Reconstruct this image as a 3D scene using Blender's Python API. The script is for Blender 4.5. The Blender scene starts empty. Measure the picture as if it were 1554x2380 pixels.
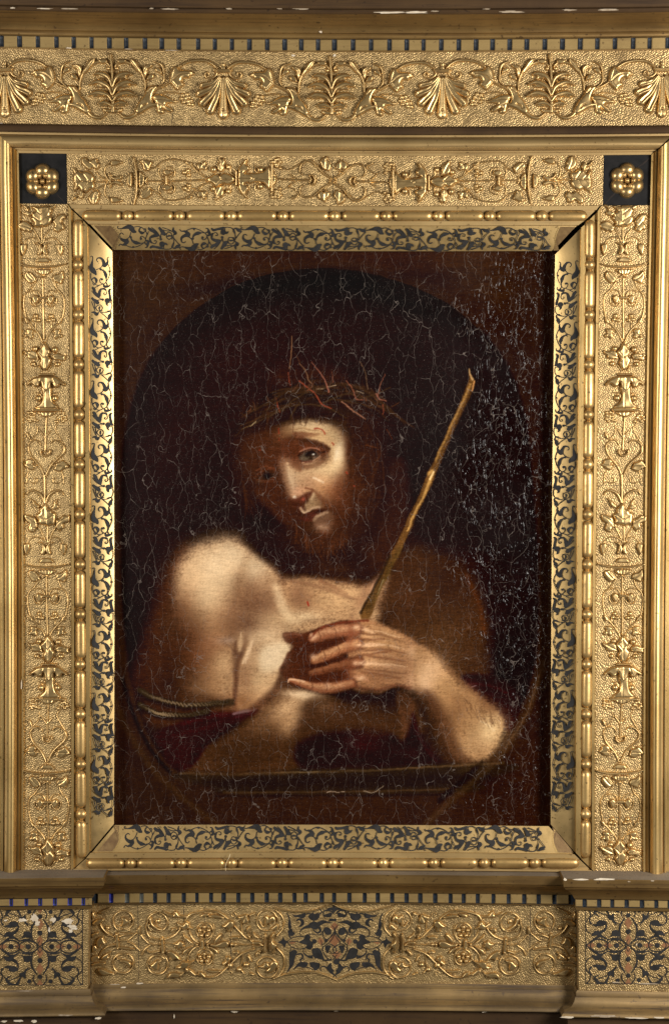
import bpy, math, random
import numpy as np
from mathutils import Matrix, Vector

# ================================================================= camera, world, lamps, exposure
S = 0.0006                       # one drawing unit in metres (the frame is about 0.95 m across)
DIST = 5000.0                    # camera distance in drawing units
PITCH = math.radians(3.4)        # the camera stands a little above the middle and looks down
ROLL = math.radians(0.15)
scene = bpy.context.scene
col = scene.collection
cam_d = bpy.data.cameras.new('camera')
cam_d.sensor_fit = 'VERTICAL'; cam_d.sensor_height = 36.0
cam_d.lens = 36.0*DIST/2380.0
cam_d.clip_start = 0.05; cam_d.clip_end = 60.0
cam = bpy.data.objects.new('camera', cam_d); col.objects.link(cam)
CAM = np.array((0.0, DIST*math.sin(PITCH), DIST*math.cos(PITCH)))      # (X, Z, d)
cam.matrix_world = (Matrix.Translation((0, -CAM[2]*S, CAM[1]*S)) @ Matrix.Rotation(math.pi/2-PITCH, 4, 'X')
                    @ Matrix.Rotation(ROLL, 4, 'Z'))
scene.camera = cam

world = bpy.data.worlds.new('World'); scene.world = world
world.use_nodes = True
bg = world.node_tree.nodes['Background']
bg.inputs['Color'].default_value = (1.0, 0.96, 0.9, 1)
bg.inputs['Strength'].default_value = 0.045

def softbox(name, loc, target, sx, sy, watts, colour):
    d = bpy.data.lights.new(name, 'AREA'); d.shape = 'RECTANGLE'
    d.size = sx; d.size_y = sy; d.energy = watts; d.color = colour
    o = bpy.data.objects.new(name, d); col.objects.link(o)
    o.location = loc
    o.rotation_euler = (Vector(target)-Vector(loc)).to_track_quat('-Z', 'Y').to_euler()
    return o
softbox('softbox', (1.36, -1.30, 0.16), (0.0, 0, 0.02), 0.5, 0.75, 48, (1.0, 0.96, 0.9))
softbox('softbox', (-1.40, -1.34, 0.16), (0.0, 0, 0.02), 0.5, 0.75, 25, (1.0, 0.96, 0.9))
scene.view_settings.view_transform = 'Standard'
scene.view_settings.look = 'None'
scene.view_settings.exposure = 0.0
scene.view_settings.gamma = 1.0

# ================================================================= drawing-plane helpers
KW = 1.1e-8                       # the old frame bows outwards a little towards its corners
def F(px, py, d=0.0):
    """a point measured on the picture, at height d over the carved ground -> frame coordinates X, Z"""
    px = np.asarray(px, float); py = np.asarray(py, float); d = np.asarray(d, float)
    u = px-777.0; v = 1190.0-py
    c, s = math.cos(ROLL), math.sin(ROLL)
    u, v = u*c-v*s, u*s+v*c
    # ray direction in (X, Z, d)
    cp, sp = math.cos(PITCH), math.sin(PITCH)
    rx = u; rz = v*cp-DIST*sp; rd = -DIST*cp-v*sp
    t = (d-CAM[2])/rd
    X = rx*t; Z = CAM[1]+rz*t
    for _ in range(1):
        k = 1+KW*(X*X+Z*Z)
        k = 1+KW*((X/k)**2+(Z/k)**2)
    return X/k, Z/k
def FX(px, d=0, py=1190): return float(F(px, py, d)[0])
def FZ(py, d=0, px=777): return float(F(px, py, d)[1])
def W(V):
    """frame coordinates (X, Z, d) -> metres, with the bow of the old wood"""
    V = np.asarray(V, float)
    k = 1+KW*(V[:, 0]**2+V[:, 1]**2)
    return np.stack([V[:, 0]*k*S, -V[:, 2]*S, V[:, 1]*k*S], 1)
def mesh_data(name, V, faces, mat=None, smooth=True, angle=38):
    me = bpy.data.meshes.new(name)
    me.from_pydata(V.tolist() if hasattr(V, 'tolist') else V, [], faces.tolist() if hasattr(faces, 'tolist') else faces)
    if mat: me.materials.append(mat)
    if smooth:
        me.polygons.foreach_set('use_smooth', [True]*len(me.polygons))
        if angle: me.set_sharp_from_angle(angle=math.radians(angle))
    me.update()
    return me
def put(name, me, parent=None, loc=None, rot=0.0, flip=False):
    o = bpy.data.objects.new(name, me); col.objects.link(o)
    if parent: o.parent = parent
    if loc is not None: o.location = loc
    if rot: o.rotation_euler = (0, -rot, 0)
    if flip: o.scale = (-1, 1, 1)
    return o
def build(name, V, faces, mat, parent=None, smooth=True, angle=38):
    return put(name, mesh_data(name, W(V), faces, mat, smooth, angle), parent)
def thing(name, label, cat, loc=(0, 0, 0)):
    o = bpy.data.objects.new(name, None); col.objects.link(o)
    o.location = loc; o['label'] = label; o['category'] = cat; o.empty_display_size = .05
    return o

# ================================================================= materials
def mat_new(name):
    m = bpy.data.materials.new(name); m.use_nodes = True
    nt = m.node_tree; b = nt.nodes['Principled BSDF']
    return m, nt, b
def N(nt, t, **kw):
    n = nt.nodes.new(t)
    for k, v in kw.items(): setattr(n, k, v)
    return n
def noise(nt, vec, scale, detail=4, rough=.55, dist=0.0):
    n = N(nt, 'ShaderNodeTexNoise'); n.inputs['Scale'].default_value = scale
    n.inputs['Detail'].default_value = detail; n.inputs['Roughness'].default_value = rough
    n.inputs['Distortion'].default_value = dist
    nt.links.new(vec, n.inputs['Vector']); return n.outputs['Fac']
def ramp(nt, fac, stops):
    r = N(nt, 'ShaderNodeValToRGB'); e = r.color_ramp.elements
    while len(e) < len(stops): e.new(.5)
    for el, (p, c) in zip(e, stops):
        el.position = p; el.color = (c[0], c[1], c[2], 1) if hasattr(c, '__len__') else (c, c, c, 1)
    nt.links.new(fac, r.inputs['Fac']); return r.outputs['Color']
def mix(nt, fac, a, b, mode='MIX'):
    m = N(nt, 'ShaderNodeMix', data_type='RGBA', blend_type=mode)
    for sock, v in ((m.inputs[0], fac), (m.inputs[6], a), (m.inputs[7], b)):
        if isinstance(v, (int, float)): sock.default_value = v
        elif isinstance(v, tuple): sock.default_value = (v[0], v[1], v[2], 1)
        else: nt.links.new(v, sock)
    return m.outputs[2]
def math_(nt, op, a, b=0.0):
    m = N(nt, 'ShaderNodeMath', operation=op)
    for sock, v in zip(m.inputs, (a, b)):
        if isinstance(v, (int, float)): sock.default_value = v
        else: nt.links.new(v, sock)
    return m.outputs[0]
def scaled(nt, vec, sc):
    m = N(nt, 'ShaderNodeMapping'); m.inputs['Scale'].default_value = sc
    nt.links.new(vec, m.inputs['Vector']); return m.outputs[0]

def gilding(name, bright, dull, rough=.38, metal=.92, worn=.25, worn_col=(.10, .055, .022), stipple=0.0, streak=None, bump=.25, spec=.4):
    """toned gold leaf: patchy tone, rubbed streaks, dark flecks, optional punched ground"""
    m, nt, b = mat_new(name)
    pos = N(nt, 'ShaderNodeNewGeometry').outputs['Position']
    big = noise(nt, pos, 9, 5, .6)
    base = mix(nt, ramp(nt, big, [(.34, 0.0), (.66, 1.0)]), dull, bright)
    vec = scaled(nt, pos, streak) if streak else pos
    st = noise(nt, vec, 60, 6, .65)
    fine = noise(nt, pos, 420, 3, .6)
    w = math_(nt, 'MULTIPLY', ramp(nt, st, [(.50, 0.0), (.72, 1.0)]), worn*2)
    base = mix(nt, w, base, worn_col)
    fl = noise(nt, pos, 170, 2, .5)
    base = mix(nt, ramp(nt, fl, [(.66, 0.0), (.72, .75)]), base, worn_col)
    base = mix(nt, math_(nt, 'MULTIPLY', fine, .3), base, dull)
    b.inputs['Metallic'].default_value = metal; b.inputs['Specular IOR Level'].default_value = spec
    nt.links.new(base, b.inputs['Base Color'])
    r = math_(nt, 'ADD', math_(nt, 'MULTIPLY', st, .3), rough-.15)
    nt.links.new(r, b.inputs['Roughness'])
    h = math_(nt, 'ADD', math_(nt, 'MULTIPLY', fine, .35), math_(nt, 'MULTIPLY', st, .5))
    bp = N(nt, 'ShaderNodeBump'); bp.inputs['Strength'].default_value = bump; bp.inputs['Distance'].default_value = .0008
    nt.links.new(h, bp.inputs['Height'])
    last = bp
    if stipple:
        wob = N(nt, 'ShaderNodeTexNoise'); wob.inputs['Scale'].default_value = 40
        nt.links.new(pos, wob.inputs['Vector'])
        pv = mix(nt, .006, pos, wob.outputs['Color'], 'ADD')
        vo = N(nt, 'ShaderNodeTexVoronoi', feature='SMOOTH_F1'); vo.inputs['Scale'].default_value = 400
        vo.inputs['Smoothness'].default_value = .35; vo.inputs['Randomness'].default_value = .55
        rt = N(nt, 'ShaderNodeMapping'); rt.inputs['Rotation'].default_value = (0, .55, 0)
        nt.links.new(pv, rt.inputs['Vector']); nt.links.new(rt.outputs[0], vo.inputs['Vector'])
        b2 = N(nt, 'ShaderNodeBump', invert=True); b2.inputs['Strength'].default_value = stipple; b2.inputs['Distance'].default_value = .0016
        nt.links.new(vo.outputs['Distance'], b2.inputs['Height']); nt.links.new(bp.outputs[0], b2.inputs['Normal'])
        last = b2
    nt.links.new(last.outputs[0], b.inputs['Normal'])
    return m
M_relief = gilding('gold_relief', (.66, .46, .205), (.46, .31, .13), rough=.35, metal=.86, worn=.26)
M_ground = gilding('gold_punched_ground', (.48, .33, .145), (.33, .222, .094), rough=.44, metal=.70, worn=.34, stipple=.66)
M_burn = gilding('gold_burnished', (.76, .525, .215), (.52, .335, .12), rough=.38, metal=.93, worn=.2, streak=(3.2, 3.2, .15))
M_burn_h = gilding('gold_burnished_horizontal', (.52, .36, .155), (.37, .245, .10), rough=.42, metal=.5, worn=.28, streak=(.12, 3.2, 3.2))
M_bead = gilding('gold_bead', (.68, .455, .18), (.44, .275, .10), rough=.39, metal=.75, worn=.2)
M_bevel = gilding('gold_smooth_bevel', (.66, .46, .20), (.50, .335, .135), rough=.40, metal=.88, worn=.1, bump=.12)
M_toned = gilding('gold_toned', (.31, .19, .065), (.17, .098, .033), rough=.42, metal=.65, worn=.4, worn_col=(.05, .026, .012), streak=(.1, 3.2, 3.2))
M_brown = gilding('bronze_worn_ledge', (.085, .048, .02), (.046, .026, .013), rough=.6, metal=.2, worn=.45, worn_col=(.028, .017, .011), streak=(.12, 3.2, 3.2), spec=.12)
M_base = gilding('gold_dusty_base', (.31, .20, .08), (.13, .085, .038), rough=.48, metal=.5, worn=.62, worn_col=(.07, .048, .034), streak=(.12, 3.2, 3.2))
M_dust = gilding('dusty_ledge_top', (.25, .20, .145), (.15, .12, .088), rough=.8, metal=.0, worn=.2, streak=(.15, 1, 1), spec=.1)
M_dent = gilding('gold_dentil', (.44, .305, .125), (.31, .21, .08), rough=.45, metal=.55, worn=.28, streak=(.2, 3, 3))

def plain(name, a, b_, rough=.6, scale=60, metal=0.0, bump=.2, spec=.5):
    m, nt, b = mat_new(name)
    pos = N(nt, 'ShaderNodeNewGeometry').outputs['Position']
    n = noise(nt, pos, scale, 6, .65)
    nt.links.new(mix(nt, ramp(nt, n, [(.35, 0.0), (.65, 1.0)]), a, b_), b.inputs['Base Color'])
    b.inputs['Roughness'].default_value = rough; b.inputs['Metallic'].default_value = metal
    b.inputs['Specular IOR Level'].default_value = spec
    bp = N(nt, 'ShaderNodeBump'); bp.inputs['Strength'].default_value = bump; bp.inputs['Distance'].default_value = .0006
    nt.links.new(noise(nt, pos, scale*6, 3), bp.inputs['Height']); nt.links.new(bp.outputs[0], b.inputs['Normal'])
    return m
M_black = plain('black_lacquer', (.006, .006, .006), (.015, .014, .014), .55, 40, spec=.1)
M_ink = plain('blue_black_inlay', (.013, .012, .011), (.028, .026, .025), .6, 90, spec=.2)
M_flute = plain('blue_black_enamel', (.008, .012, .018), (.025, .031, .04), .45, 200, spec=.3)
M_blue = plain('bright_blue_enamel', (.012, .016, .16), (.03, .035, .24), .4, 200)
M_flute_grey = plain('rubbed_grey_enamel', (.05, .055, .05), (.12, .12, .10), .45, 200)
M_gesso_dull = plain('dirty_gesso', (.42, .34, .24), (.26, .19, .12), .85, 90)
M_gesso = plain('bare_gesso', (.66, .58, .45), (.50, .40, .28), .85, 90)
M_bole = plain('red_brown_bole', (.20, .085, .035), (.30, .14, .055), .5, 120, metal=.2)
M_patch = plain('tarnished_corner', (.24, .15, .06), (.15, .085, .035), .45, 110, metal=.5)
M_void = plain('dark_wood_core', (.010, .006, .004), (.02, .012, .008), .9, 30)
M_wall = plain('pale_plaster', (.75, .73, .70), (.70, .68, .65), .9, 10)
M_straw = plain('dry_straw', (.62, .50, .30), (.50, .38, .2), .7, 300)

# ================================================================= carved relief: height drawn with strokes, lobes and gouges, then meshed
def catmull(pts, n=6, closed=False):
    P = np.array(pts, float); out = []; L = len(P)
    if L < 3 and not closed:
        return np.array([P[0]+(P[-1]-P[0])*t for t in np.linspace(0, 1, n+1)])
    for i in range(L if closed else L-1):
        if closed: p0, p1, p2, p3 = P[i-1], P[i], P[(i+1) % L], P[(i+2) % L]
        else: p0, p1, p2, p3 = P[max(i-1, 0)], P[i], P[i+1], P[min(i+2, L-1)]
        for k in range(n):
            t = k/n
            out.append(.5*((2*p1)+(p2-p0)*t+(2*p0-5*p1+4*p2-p3)*t*t+(3*p1-p0-3*p2+p3)*t**3))
    if not closed: out.append(P[-1])
    return np.array(out)
def spiral(cx, cy, r, turns=1.4, a0=0.0, ccw=1, rin=.12):
    n = int(10*turns)+2
    return [(cx+r*(1-(1-rin)*t)*math.cos(math.radians(a0)+ccw*2*math.pi*turns*t),
             cy+r*(1-(1-rin)*t)*math.sin(math.radians(a0)+ccw*2*math.pi*turns*t)) for t in np.linspace(0, 1, n)]
class Rel:
    """one carved piece; raw coordinates are divided by sc after taking off (ox, oy); y runs down"""
    def __init__(s, name, sc=4.728, ox=485., oy=0., cell=1.15, wk=1.15):
        s.name = name; s.sc = sc; s.o = np.array((ox, oy)); s.ops = []; s.cell = cell; s.lo = []; s.hi = []; s.wk = wk
    def _p(s, pts): return (np.array(pts, float)-s.o)/s.sc
    def st(s, pts, w, h=None, n=6):
        P = catmull(s._p(pts), n)
        ws = np.interp(np.linspace(0, 1, len(P)), np.linspace(0, 1, len(w)), w) if hasattr(w, '__len__') else np.full(len(P), float(w))
        ws = ws/s.sc*s.wk
        m = ws.max()/2
        s.ops.append(('s', P, ws, h)); s.lo.append(P.min(0)-m); s.hi.append(P.max(0)+m); return s
    def pg(s, pts, f=30, h=6., sm=True):
        P = catmull(s._p(pts), 4, True) if sm else s._p(pts)
        s.ops.append(('p', P, f/s.sc, h)); s.lo.append(P.min(0)); s.hi.append(P.max(0)); return s
    def el(s, cx, cy, rx, ry=None, ang=0, h=None):
        ry = ry or rx; c = (np.array((cx, cy))-s.o)/s.sc; rx /= s.sc; ry /= s.sc
        s.ops.append(('e', c, rx, ry, ang, h or min(rx, ry)*.85)); m = max(rx, ry); s.lo.append(c-m); s.hi.append(c+m); return s
    def gr(s, pts, w, dep=1.5):
        s.ops.append(('g', catmull(s._p(pts), 6), w/s.sc, dep)); return s
    def data(s):
        lo = np.min(s.lo, 0)-2*s.cell; hi = np.max(s.hi, 0)+2*s.cell
        nx = int((hi[0]-lo[0])/s.cell)+2; ny = int((hi[1]-lo[1])/s.cell)+2
        x = lo[0]+np.arange(nx)*s.cell; y = lo[1]+np.arange(ny)*s.cell
        X, Y = np.meshgrid(x, y); Hh = np.zeros_like(X)
        def polydist(P, ws=None, closed=False):
            q = np.full(X.shape, 1e9); A = P; B = np.roll(P, -1, 0)
            m = len(P) if closed else len(P)-1
            for i in range(m):
                (x0, y0), (x1, y1) = A[i], B[i]
                dx, dy = x1-x0, y1-y0; L = max(dx*dx+dy*dy, 1e-9)
                t = np.clip(((X-x0)*dx+(Y-y0)*dy)/L, 0, 1)
                d = np.hypot(X-x0-t*dx, Y-y0-t*dy)
                if ws is not None: d = d/np.maximum((ws[i]+(ws[i+1]-ws[i])*t)*.5, .3)
                np.minimum(q, d, out=q)
            return q
        for op in s.ops:
            if op[0] == 's':
                q = polydist(op[1], op[2]); wl = op[2].max()
                h = op[3] if op[3] else min(max(wl*.62, 2.2), 9)
                Hh = np.maximum(Hh, h*np.clip(1-q*q, 0, 1)**.42)
            elif op[0] == 'p':
                P = op[1]; d = polydist(P, None, True); ins = np.zeros(X.shape, bool)
                for (x0, y0), (x1, y1) in zip(P, np.roll(P, -1, 0)):
                    if y0 != y1: ins ^= ((y0 > Y) != (y1 > Y)) & (X < (x1-x0)*(Y-y0)/(y1-y0)+x0)
                t = np.clip(np.where(ins, d, 0)/(op[2]*.62), 0, 1)
                Hh = np.maximum(Hh, op[3]*np.sqrt(np.clip(1-(1-t)**2, 0, 1))*(1+.04*np.sin(X*.21+1)*np.cos(Y*.17)))
            elif op[0] == 'e':
                c_, s_ = math.cos(math.radians(op[4])), math.sin(math.radians(op[4]))
                u = ((X-op[1][0])*c_+(Y-op[1][1])*s_)/op[2]; v = (-(X-op[1][0])*s_+(Y-op[1][1])*c_)/op[3]
                Hh = np.maximum(Hh, op[5]*np.sqrt(np.clip(1-u*u-v*v, 0, 1)))
            else:
                q = polydist(op[1])/(op[2]*.5)
                Hh = np.where(Hh > .3, np.maximum(Hh-op[3]*np.clip(1-q*q, 0, 1), .35), Hh)
        on = Hh > .12
        cells = on[:-1, :-1] | on[1:, :-1] | on[:-1, 1:] | on[1:, 1:]
        used = np.zeros(X.shape, bool)
        used[:-1, :-1] |= cells; used[1:, :-1] |= cells; used[:-1, 1:] |= cells; used[1:, 1:] |= cells
        idx = -np.ones(X.shape, int); idx[used] = np.arange(used.sum())
        Z = np.where(on, Hh*1.3+.4, -.7)
        V = np.stack([X[used], -Y[used], Z[used]], 1)
        i, j = np.nonzero(cells)
        Fc = np.stack([idx[i+1, j], idx[i+1, j+1], idx[i, j+1], idx[i, j]], 1)
        return V, Fc
    def mesh(s, mat):
        V, Fc = s.data()
        V = np.stack([V[:, 0]*S, -V[:, 2]*S, V[:, 1]*S], 1)
        return mesh_data(s.name, V, Fc, mat, True, 0)
def spot(px, py, d):
    X, Z = F(px, py, d)
    return tuple(W(np.array([[float(X), float(Z), d]]))[0])
def mirror(pts, cx): return [(2*cx-x, y) for x, y in pts]

# ---------------------------------------------------------------- motifs of the candelabra strips
def R(name, oy, ox=485.): return Rel(name, 4.728, ox, oy)
def motif_bouquet():
    o = 160; out = []
    out.append(R('leaf', o).pg([(365,60),(400,52),(440,62),(490,48),(560,55),(600,110),(580,150),(600,190),(575,250),(520,285),(480,278),(430,292),(385,270),(390,240),(350,190),(372,170),(362,140),(410,110),(380,85)], 60, 7.5)
        .gr([(480,285),(478,180),(475,70)], 14, 1.6).gr([(478,230),(400,180)], 10, 1.2).gr([(478,220),(560,160)], 10, 1.2).gr([(477,150),(420,100)], 9, 1).gr([(477,140),(545,90)], 9, 1))
    out.append(R('leaf', o).pg([(265,45),(310,50),(342,90),(345,115),(395,128),(350,172),(318,162),(292,150),(288,128),(312,110),(305,85)], 24, 6))
    out.append(R('leaf', o).pg([(218,265),(250,232),(300,215),(352,240),(388,300),(372,330),(350,347),(318,330),(300,338),(268,318),(235,302)], 34, 6.5).gr([(390,310),(300,275),(240,268)], 10, 1.2))
    out.append(R('leaf', o).pg([(640,172),(680,140),(728,142),(742,190),(716,205),(700,238),(722,260),(728,312),(690,318),(668,342),(640,338),(602,310),(622,262),(598,228)], 36, 6.5).gr([(575,310),(650,270),(710,180)], 10, 1.2))
    out.append(R('bud', o).pg([(552,82),(600,50),(634,60),(590,97)], 16, 5))
    out.append(R('stem', o).st([(470,465),(430,370),(388,305)], (10,13,14)).st([(482,460),(478,290)], 15).st([(494,460),(520,370),(572,308)], (10,13,14)))
    return out
def motif_tulip():
    o = 560; out = []
    L = [(487,560),(455,598),(430,580),(445,535),(446,490),(400,462),(440,455),(484,500)]
    out.append(R('tulip_flower', o).pg(L, 22, 6.5).pg(mirror(L, 488), 22, 6.5))
    out.append(R('stem', o).st([(472,440),(440,415),(370,402),(310,430),(275,490)], (9,13,12,10,8)).st([(500,440),(535,420),(600,402),(655,435),(690,490)], (9,13,12,10,8)))
    B = [(245,490),(270,472),(305,470),(312,520),(290,570),(272,605),(252,555)]
    out.append(R('bud', o).pg(B, 24, 6)); out.append(R('bud', o).pg(mirror(B, 479), 24, 6))
    return out
def motif_dish():
    o = 705
    return [R('dish', o).pg([(420,672),(432,640),(455,622),(528,622),(556,642),(572,672)], 20, 6).st([(222,690),(340,718),(480,726),(620,716),(742,690)], (10,22,24,22,10), 6)
        .pg([(408,752),(590,752),(556,800),(510,812),(440,800)], 24, 5.5).st([(450,838),(482,822),(520,838)], 16, 4)
        .gr([(445,758),(462,800)], 8, 1).gr([(480,758),(484,806)], 8, 1).gr([(520,758),(512,804)], 8, 1).gr([(555,758),(532,800)], 8, 1)]
def motif_knot():
    o = 1065; out = []
    out.append(R('stem', o).st([(485,850),(488,1040),(488,1180),(495,1510)], (13,15,15,18)))
    L = [(405,895),(350,970),(292,1030),(275,1120),(288,1220),(312,1300),(380,1380),(440,1455),(478,1540)]
    Rr = [(608,860),(640,960),(700,1030),(720,1120),(710,1220),(680,1310),(590,1400),(540,1470),(512,1540)]
    for P in (L, Rr): out.append(R('stem', o).st(P, (10,12,13,13,13,16,16,16,14)))
    out.append(R('leaf', o).pg([(290,790),(335,775),(375,812),(405,855),(408,885),(350,912),(312,880),(288,840)], 30, 5.5).gr([(310,800),(350,850),(395,885)], 10, 1.2).st([(355,795),(400,850),(410,885)], 14, 6))
    out.append(R('leaf', o).pg([(588,852),(610,812),(662,800),(704,765),(718,845),(700,880),(690,915),(630,892),(600,880)], 30, 5.5).gr([(610,870),(660,840),(705,790)], 10, 1.2))
    T = [(352,1000),(385,982),(430,990),(455,1020),(468,1062)]
    T2 = [(348,1070),(352,1120),(385,1152),(430,1152),(462,1112)]
    out.append(R('tendril', o).st(T, 11).st(T2, 11)); out.append(R('tendril', o).st(mirror(T, 492), 11).st(mirror(T2, 492), 11))
    out.append(R('tie_bar', o).st([(450,1065),(534,1063)], 28, 6.5))
    C_ = [(374,1062),(398,1030),(436,1048),(446,1078),(430,1110),(408,1135),(384,1102)]
    out.append(R('cup', o).pg(C_, 24, 7.5)); out.append(R('cup', o).pg(mirror(C_, 492), 24, 7.5))
    for s_ in (0, 1):
        x = lambda v: 2*492-v if s_ else v
        out.append(R('trefoil', o).el(x(408),1262,28,28,0,5.5).el(x(386),1302,26,24,0,5).el(x(436),1308,26,24,0,5).st([(x(410),1320),(x(402),1400)], 9))
        out.append(R('bud', o).pg([(x(288),1272),(x(322),1295),(x(336),1335),(x(308),1345),(x(292),1310)], 14, 5))
        out.append(R('leaf', o).pg([(x(300),1410),(x(342),1396),(x(384),1420),(x(374),1456),(x(386),1490),(x(352),1515),(x(330),1492),(x(300),1500),(x(282),1474),(x(312),1448)], 28, 5).gr([(x(400),1430),(x(320),1468)], 9, 1.2).st([(x(384),1425),(x(430),1450)], 9))
    return out
def motif_acanthus():
    o = 1740; out = []
    out.append(R('acanthus', o).pg([(490,1545),(512,1570),(538,1608),(562,1640),(560,1670),(545,1700),(575,1740),(562,1790),(522,1855),(478,1855),(438,1780),(452,1740),(430,1700),(412,1660),(455,1612)], 46, 8.5)
        .gr([(492,1560),(496,1700),(500,1850)], 13, 1.6).gr([(496,1720),(445,1665)], 10, 1.2).gr([(497,1720),(552,1650)], 10, 1.2))
    L = [(272,1640),(322,1652),(370,1636),(420,1662),(436,1720),(440,1745),(400,1738),(372,1745),(320,1732),(308,1700),(290,1690)]
    out.append(R('leaf', o).pg(L, 34, 6.5).gr([(440,1730),(360,1690),(290,1655)], 11, 1.4))
    out.append(R('leaf', o).pg([(578,1702),(610,1672),(650,1668),(690,1690),(742,1690),(722,1718),(735,1738),(692,1762),(660,1748),(622,1750),(588,1732)], 32, 6.5).gr([(578,1725),(650,1708),(720,1705)], 11, 1.4))
    out.append(R('berry', o).el(397,1625,33,33,0,7)); out.append(R('berry', o).el(608,1632,36,36,0,7.5))
    out.append(R('tendril', o).st([(355,1782),(385,1812),(432,1812),(470,1868)], (14,18,16,12)).el(372,1790,32,28,0,6))
    out.append(R('tendril', o).st([(650,1782),(612,1812),(570,1815),(535,1868)], (14,18,16,12)).el(636,1792,34,28,0,6))
    return out
def motif_urn():
    o = 2050; out = []
    out.append(R('urn', o).pg([(455,2040),(565,2040),(572,2120),(590,2200),(636,2275),(396,2275),(456,2200),(470,2120)], 44, 7.5).st([(440,1905),(590,1905)], 24, 6.5)
        .st([(378,2294),(665,2294)], 30, 7).gr([(500,2100),(500,2262)], 12, 1.2))
    out.append(R('bowl_leaf', o).pg([(428,1925),(600,1925),(660,1958),(722,2008),(704,2032),(664,2012),(640,2048),(600,2052),(572,1998),(560,2060),(512,2098),(466,2056),(450,1995),(432,2036),(392,2048),(352,2012),(300,2034),(296,2010),(350,1955)], 40, 9)
        .gr([(512,1940),(512,2060)], 14, 1.2).gr([(450,1940),(420,2010)], 12, 1).gr([(575,1940),(605,2015)], 12, 1))
    for s_ in (0, 1):
        x = lambda v: 2*515-v if s_ else v
        out.append(R('fruit', o).el(x(425),2165,36,38,0,7.5).st([(x(375),2110),(x(432),2112),(x(470),2155),(x(470),2210)], (6,14,16,12)))
    return out
def grapes(o, pts, r): 
    g = R('grape_cluster', o)
    for x, y in pts: g.el(x, y, r, r, 0, 3.6)
    return g
def motif_heart():
    o = 480; out = []
    out.append(R('dish', o).pg([(412,108),(610,108),(565,150),(500,166),(450,150)], 26, 5.5).gr([(455,115),(475,155)], 8, 1).gr([(505,115),(503,160)], 8, 1).gr([(555,115),(532,155)], 8, 1))
    out.append(grapes(o, [(310,118),(345,113),(376,124),(312,152),(343,158),(374,162),(308,188),(342,186),(404,206),(372,196),(330,212)], 19))
    out.append(grapes(o, [(660,150),(690,146),(712,160),(690,118),(665,184),(640,172),(720,190),(620,212),(690,210)], 20))
    out.append(R('stem', o).st([(508,170),(500,320),(492,530)], (14,16,20)).st([(425,298),(455,335),(490,390)], (8,16,12)).st([(558,312),(530,345),(496,395)], (8,16,12)))
    out.append(R('tendril', o).st([(402,258),(412,310),(390,360),(340,408)], (8,9,9,9)).pg([(290,330),(318,352),(335,410),(305,392)], 12, 4.5))
    out.append(R('tendril', o).st([(640,230),(605,290),(640,370),(690,450)], (8,9,10,10)))
    out.append(R('scroll', o).st([(445,478),(430,438),(388,418),(335,438),(308,490),(330,575),(390,650),(440,715),(482,810)], (7,12,15,16,17,19,20,21,18)))
    out.append(R('scroll', o).st([(556,450),(585,422),(630,425),(668,445),(702,495),(692,560),(625,625),(560,690),(500,810)], (7,12,14,15,22,28,24,22,18)))
    out.append(R('cup', o).st([(444,528),(455,570),(495,590),(540,566),(548,522)], (12,20,24,20,12), 7).st([(450,525),(500,545),(545,520)], 9, 4))
    out.append(R('leaf', o).pg([(253,692),(278,668),(288,632),(345,618),(382,655),(362,680),(402,705),(378,715),(362,748),(322,742),(300,728),(288,712)], 30, 6).gr([(420,690),(350,690),(270,692)], 10, 1.3).st([(395,690),(440,720)], 10))
    out.append(R('leaf', o).pg([(588,735),(600,702),(612,668),(660,650),(690,632),(730,668),(752,716),(712,728),(690,742),(660,764),(622,758)], 30, 6).gr([(575,700),(650,700),(720,705)], 10, 1.3).st([(575,690),(545,715)], 10))
    return out
def motif_curl():
    o = 1040; out = []
    out.append(R('stem', o).st([(482,800),(486,900),(488,1110)], (26,22,20)))
    for s_ in (0, 1):
        x = lambda v: 2*492-v if s_ else v
        out.append(R('scroll', o).st([(x(290),1018),(x(318),980),(x(365),972),(x(430),1005),(x(462),1050),(x(482),1105)], (10,18,24,28,26,18)))
        out.append(R('tendril', o).st([(x(315),760),(x(296),810),(x(290),900)], (8,12,5)).st([(x(372),838),(x(402),840),(x(400),878),(x(362),892),(x(318),872)], (8,10,11,11,6)))
    return out
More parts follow.
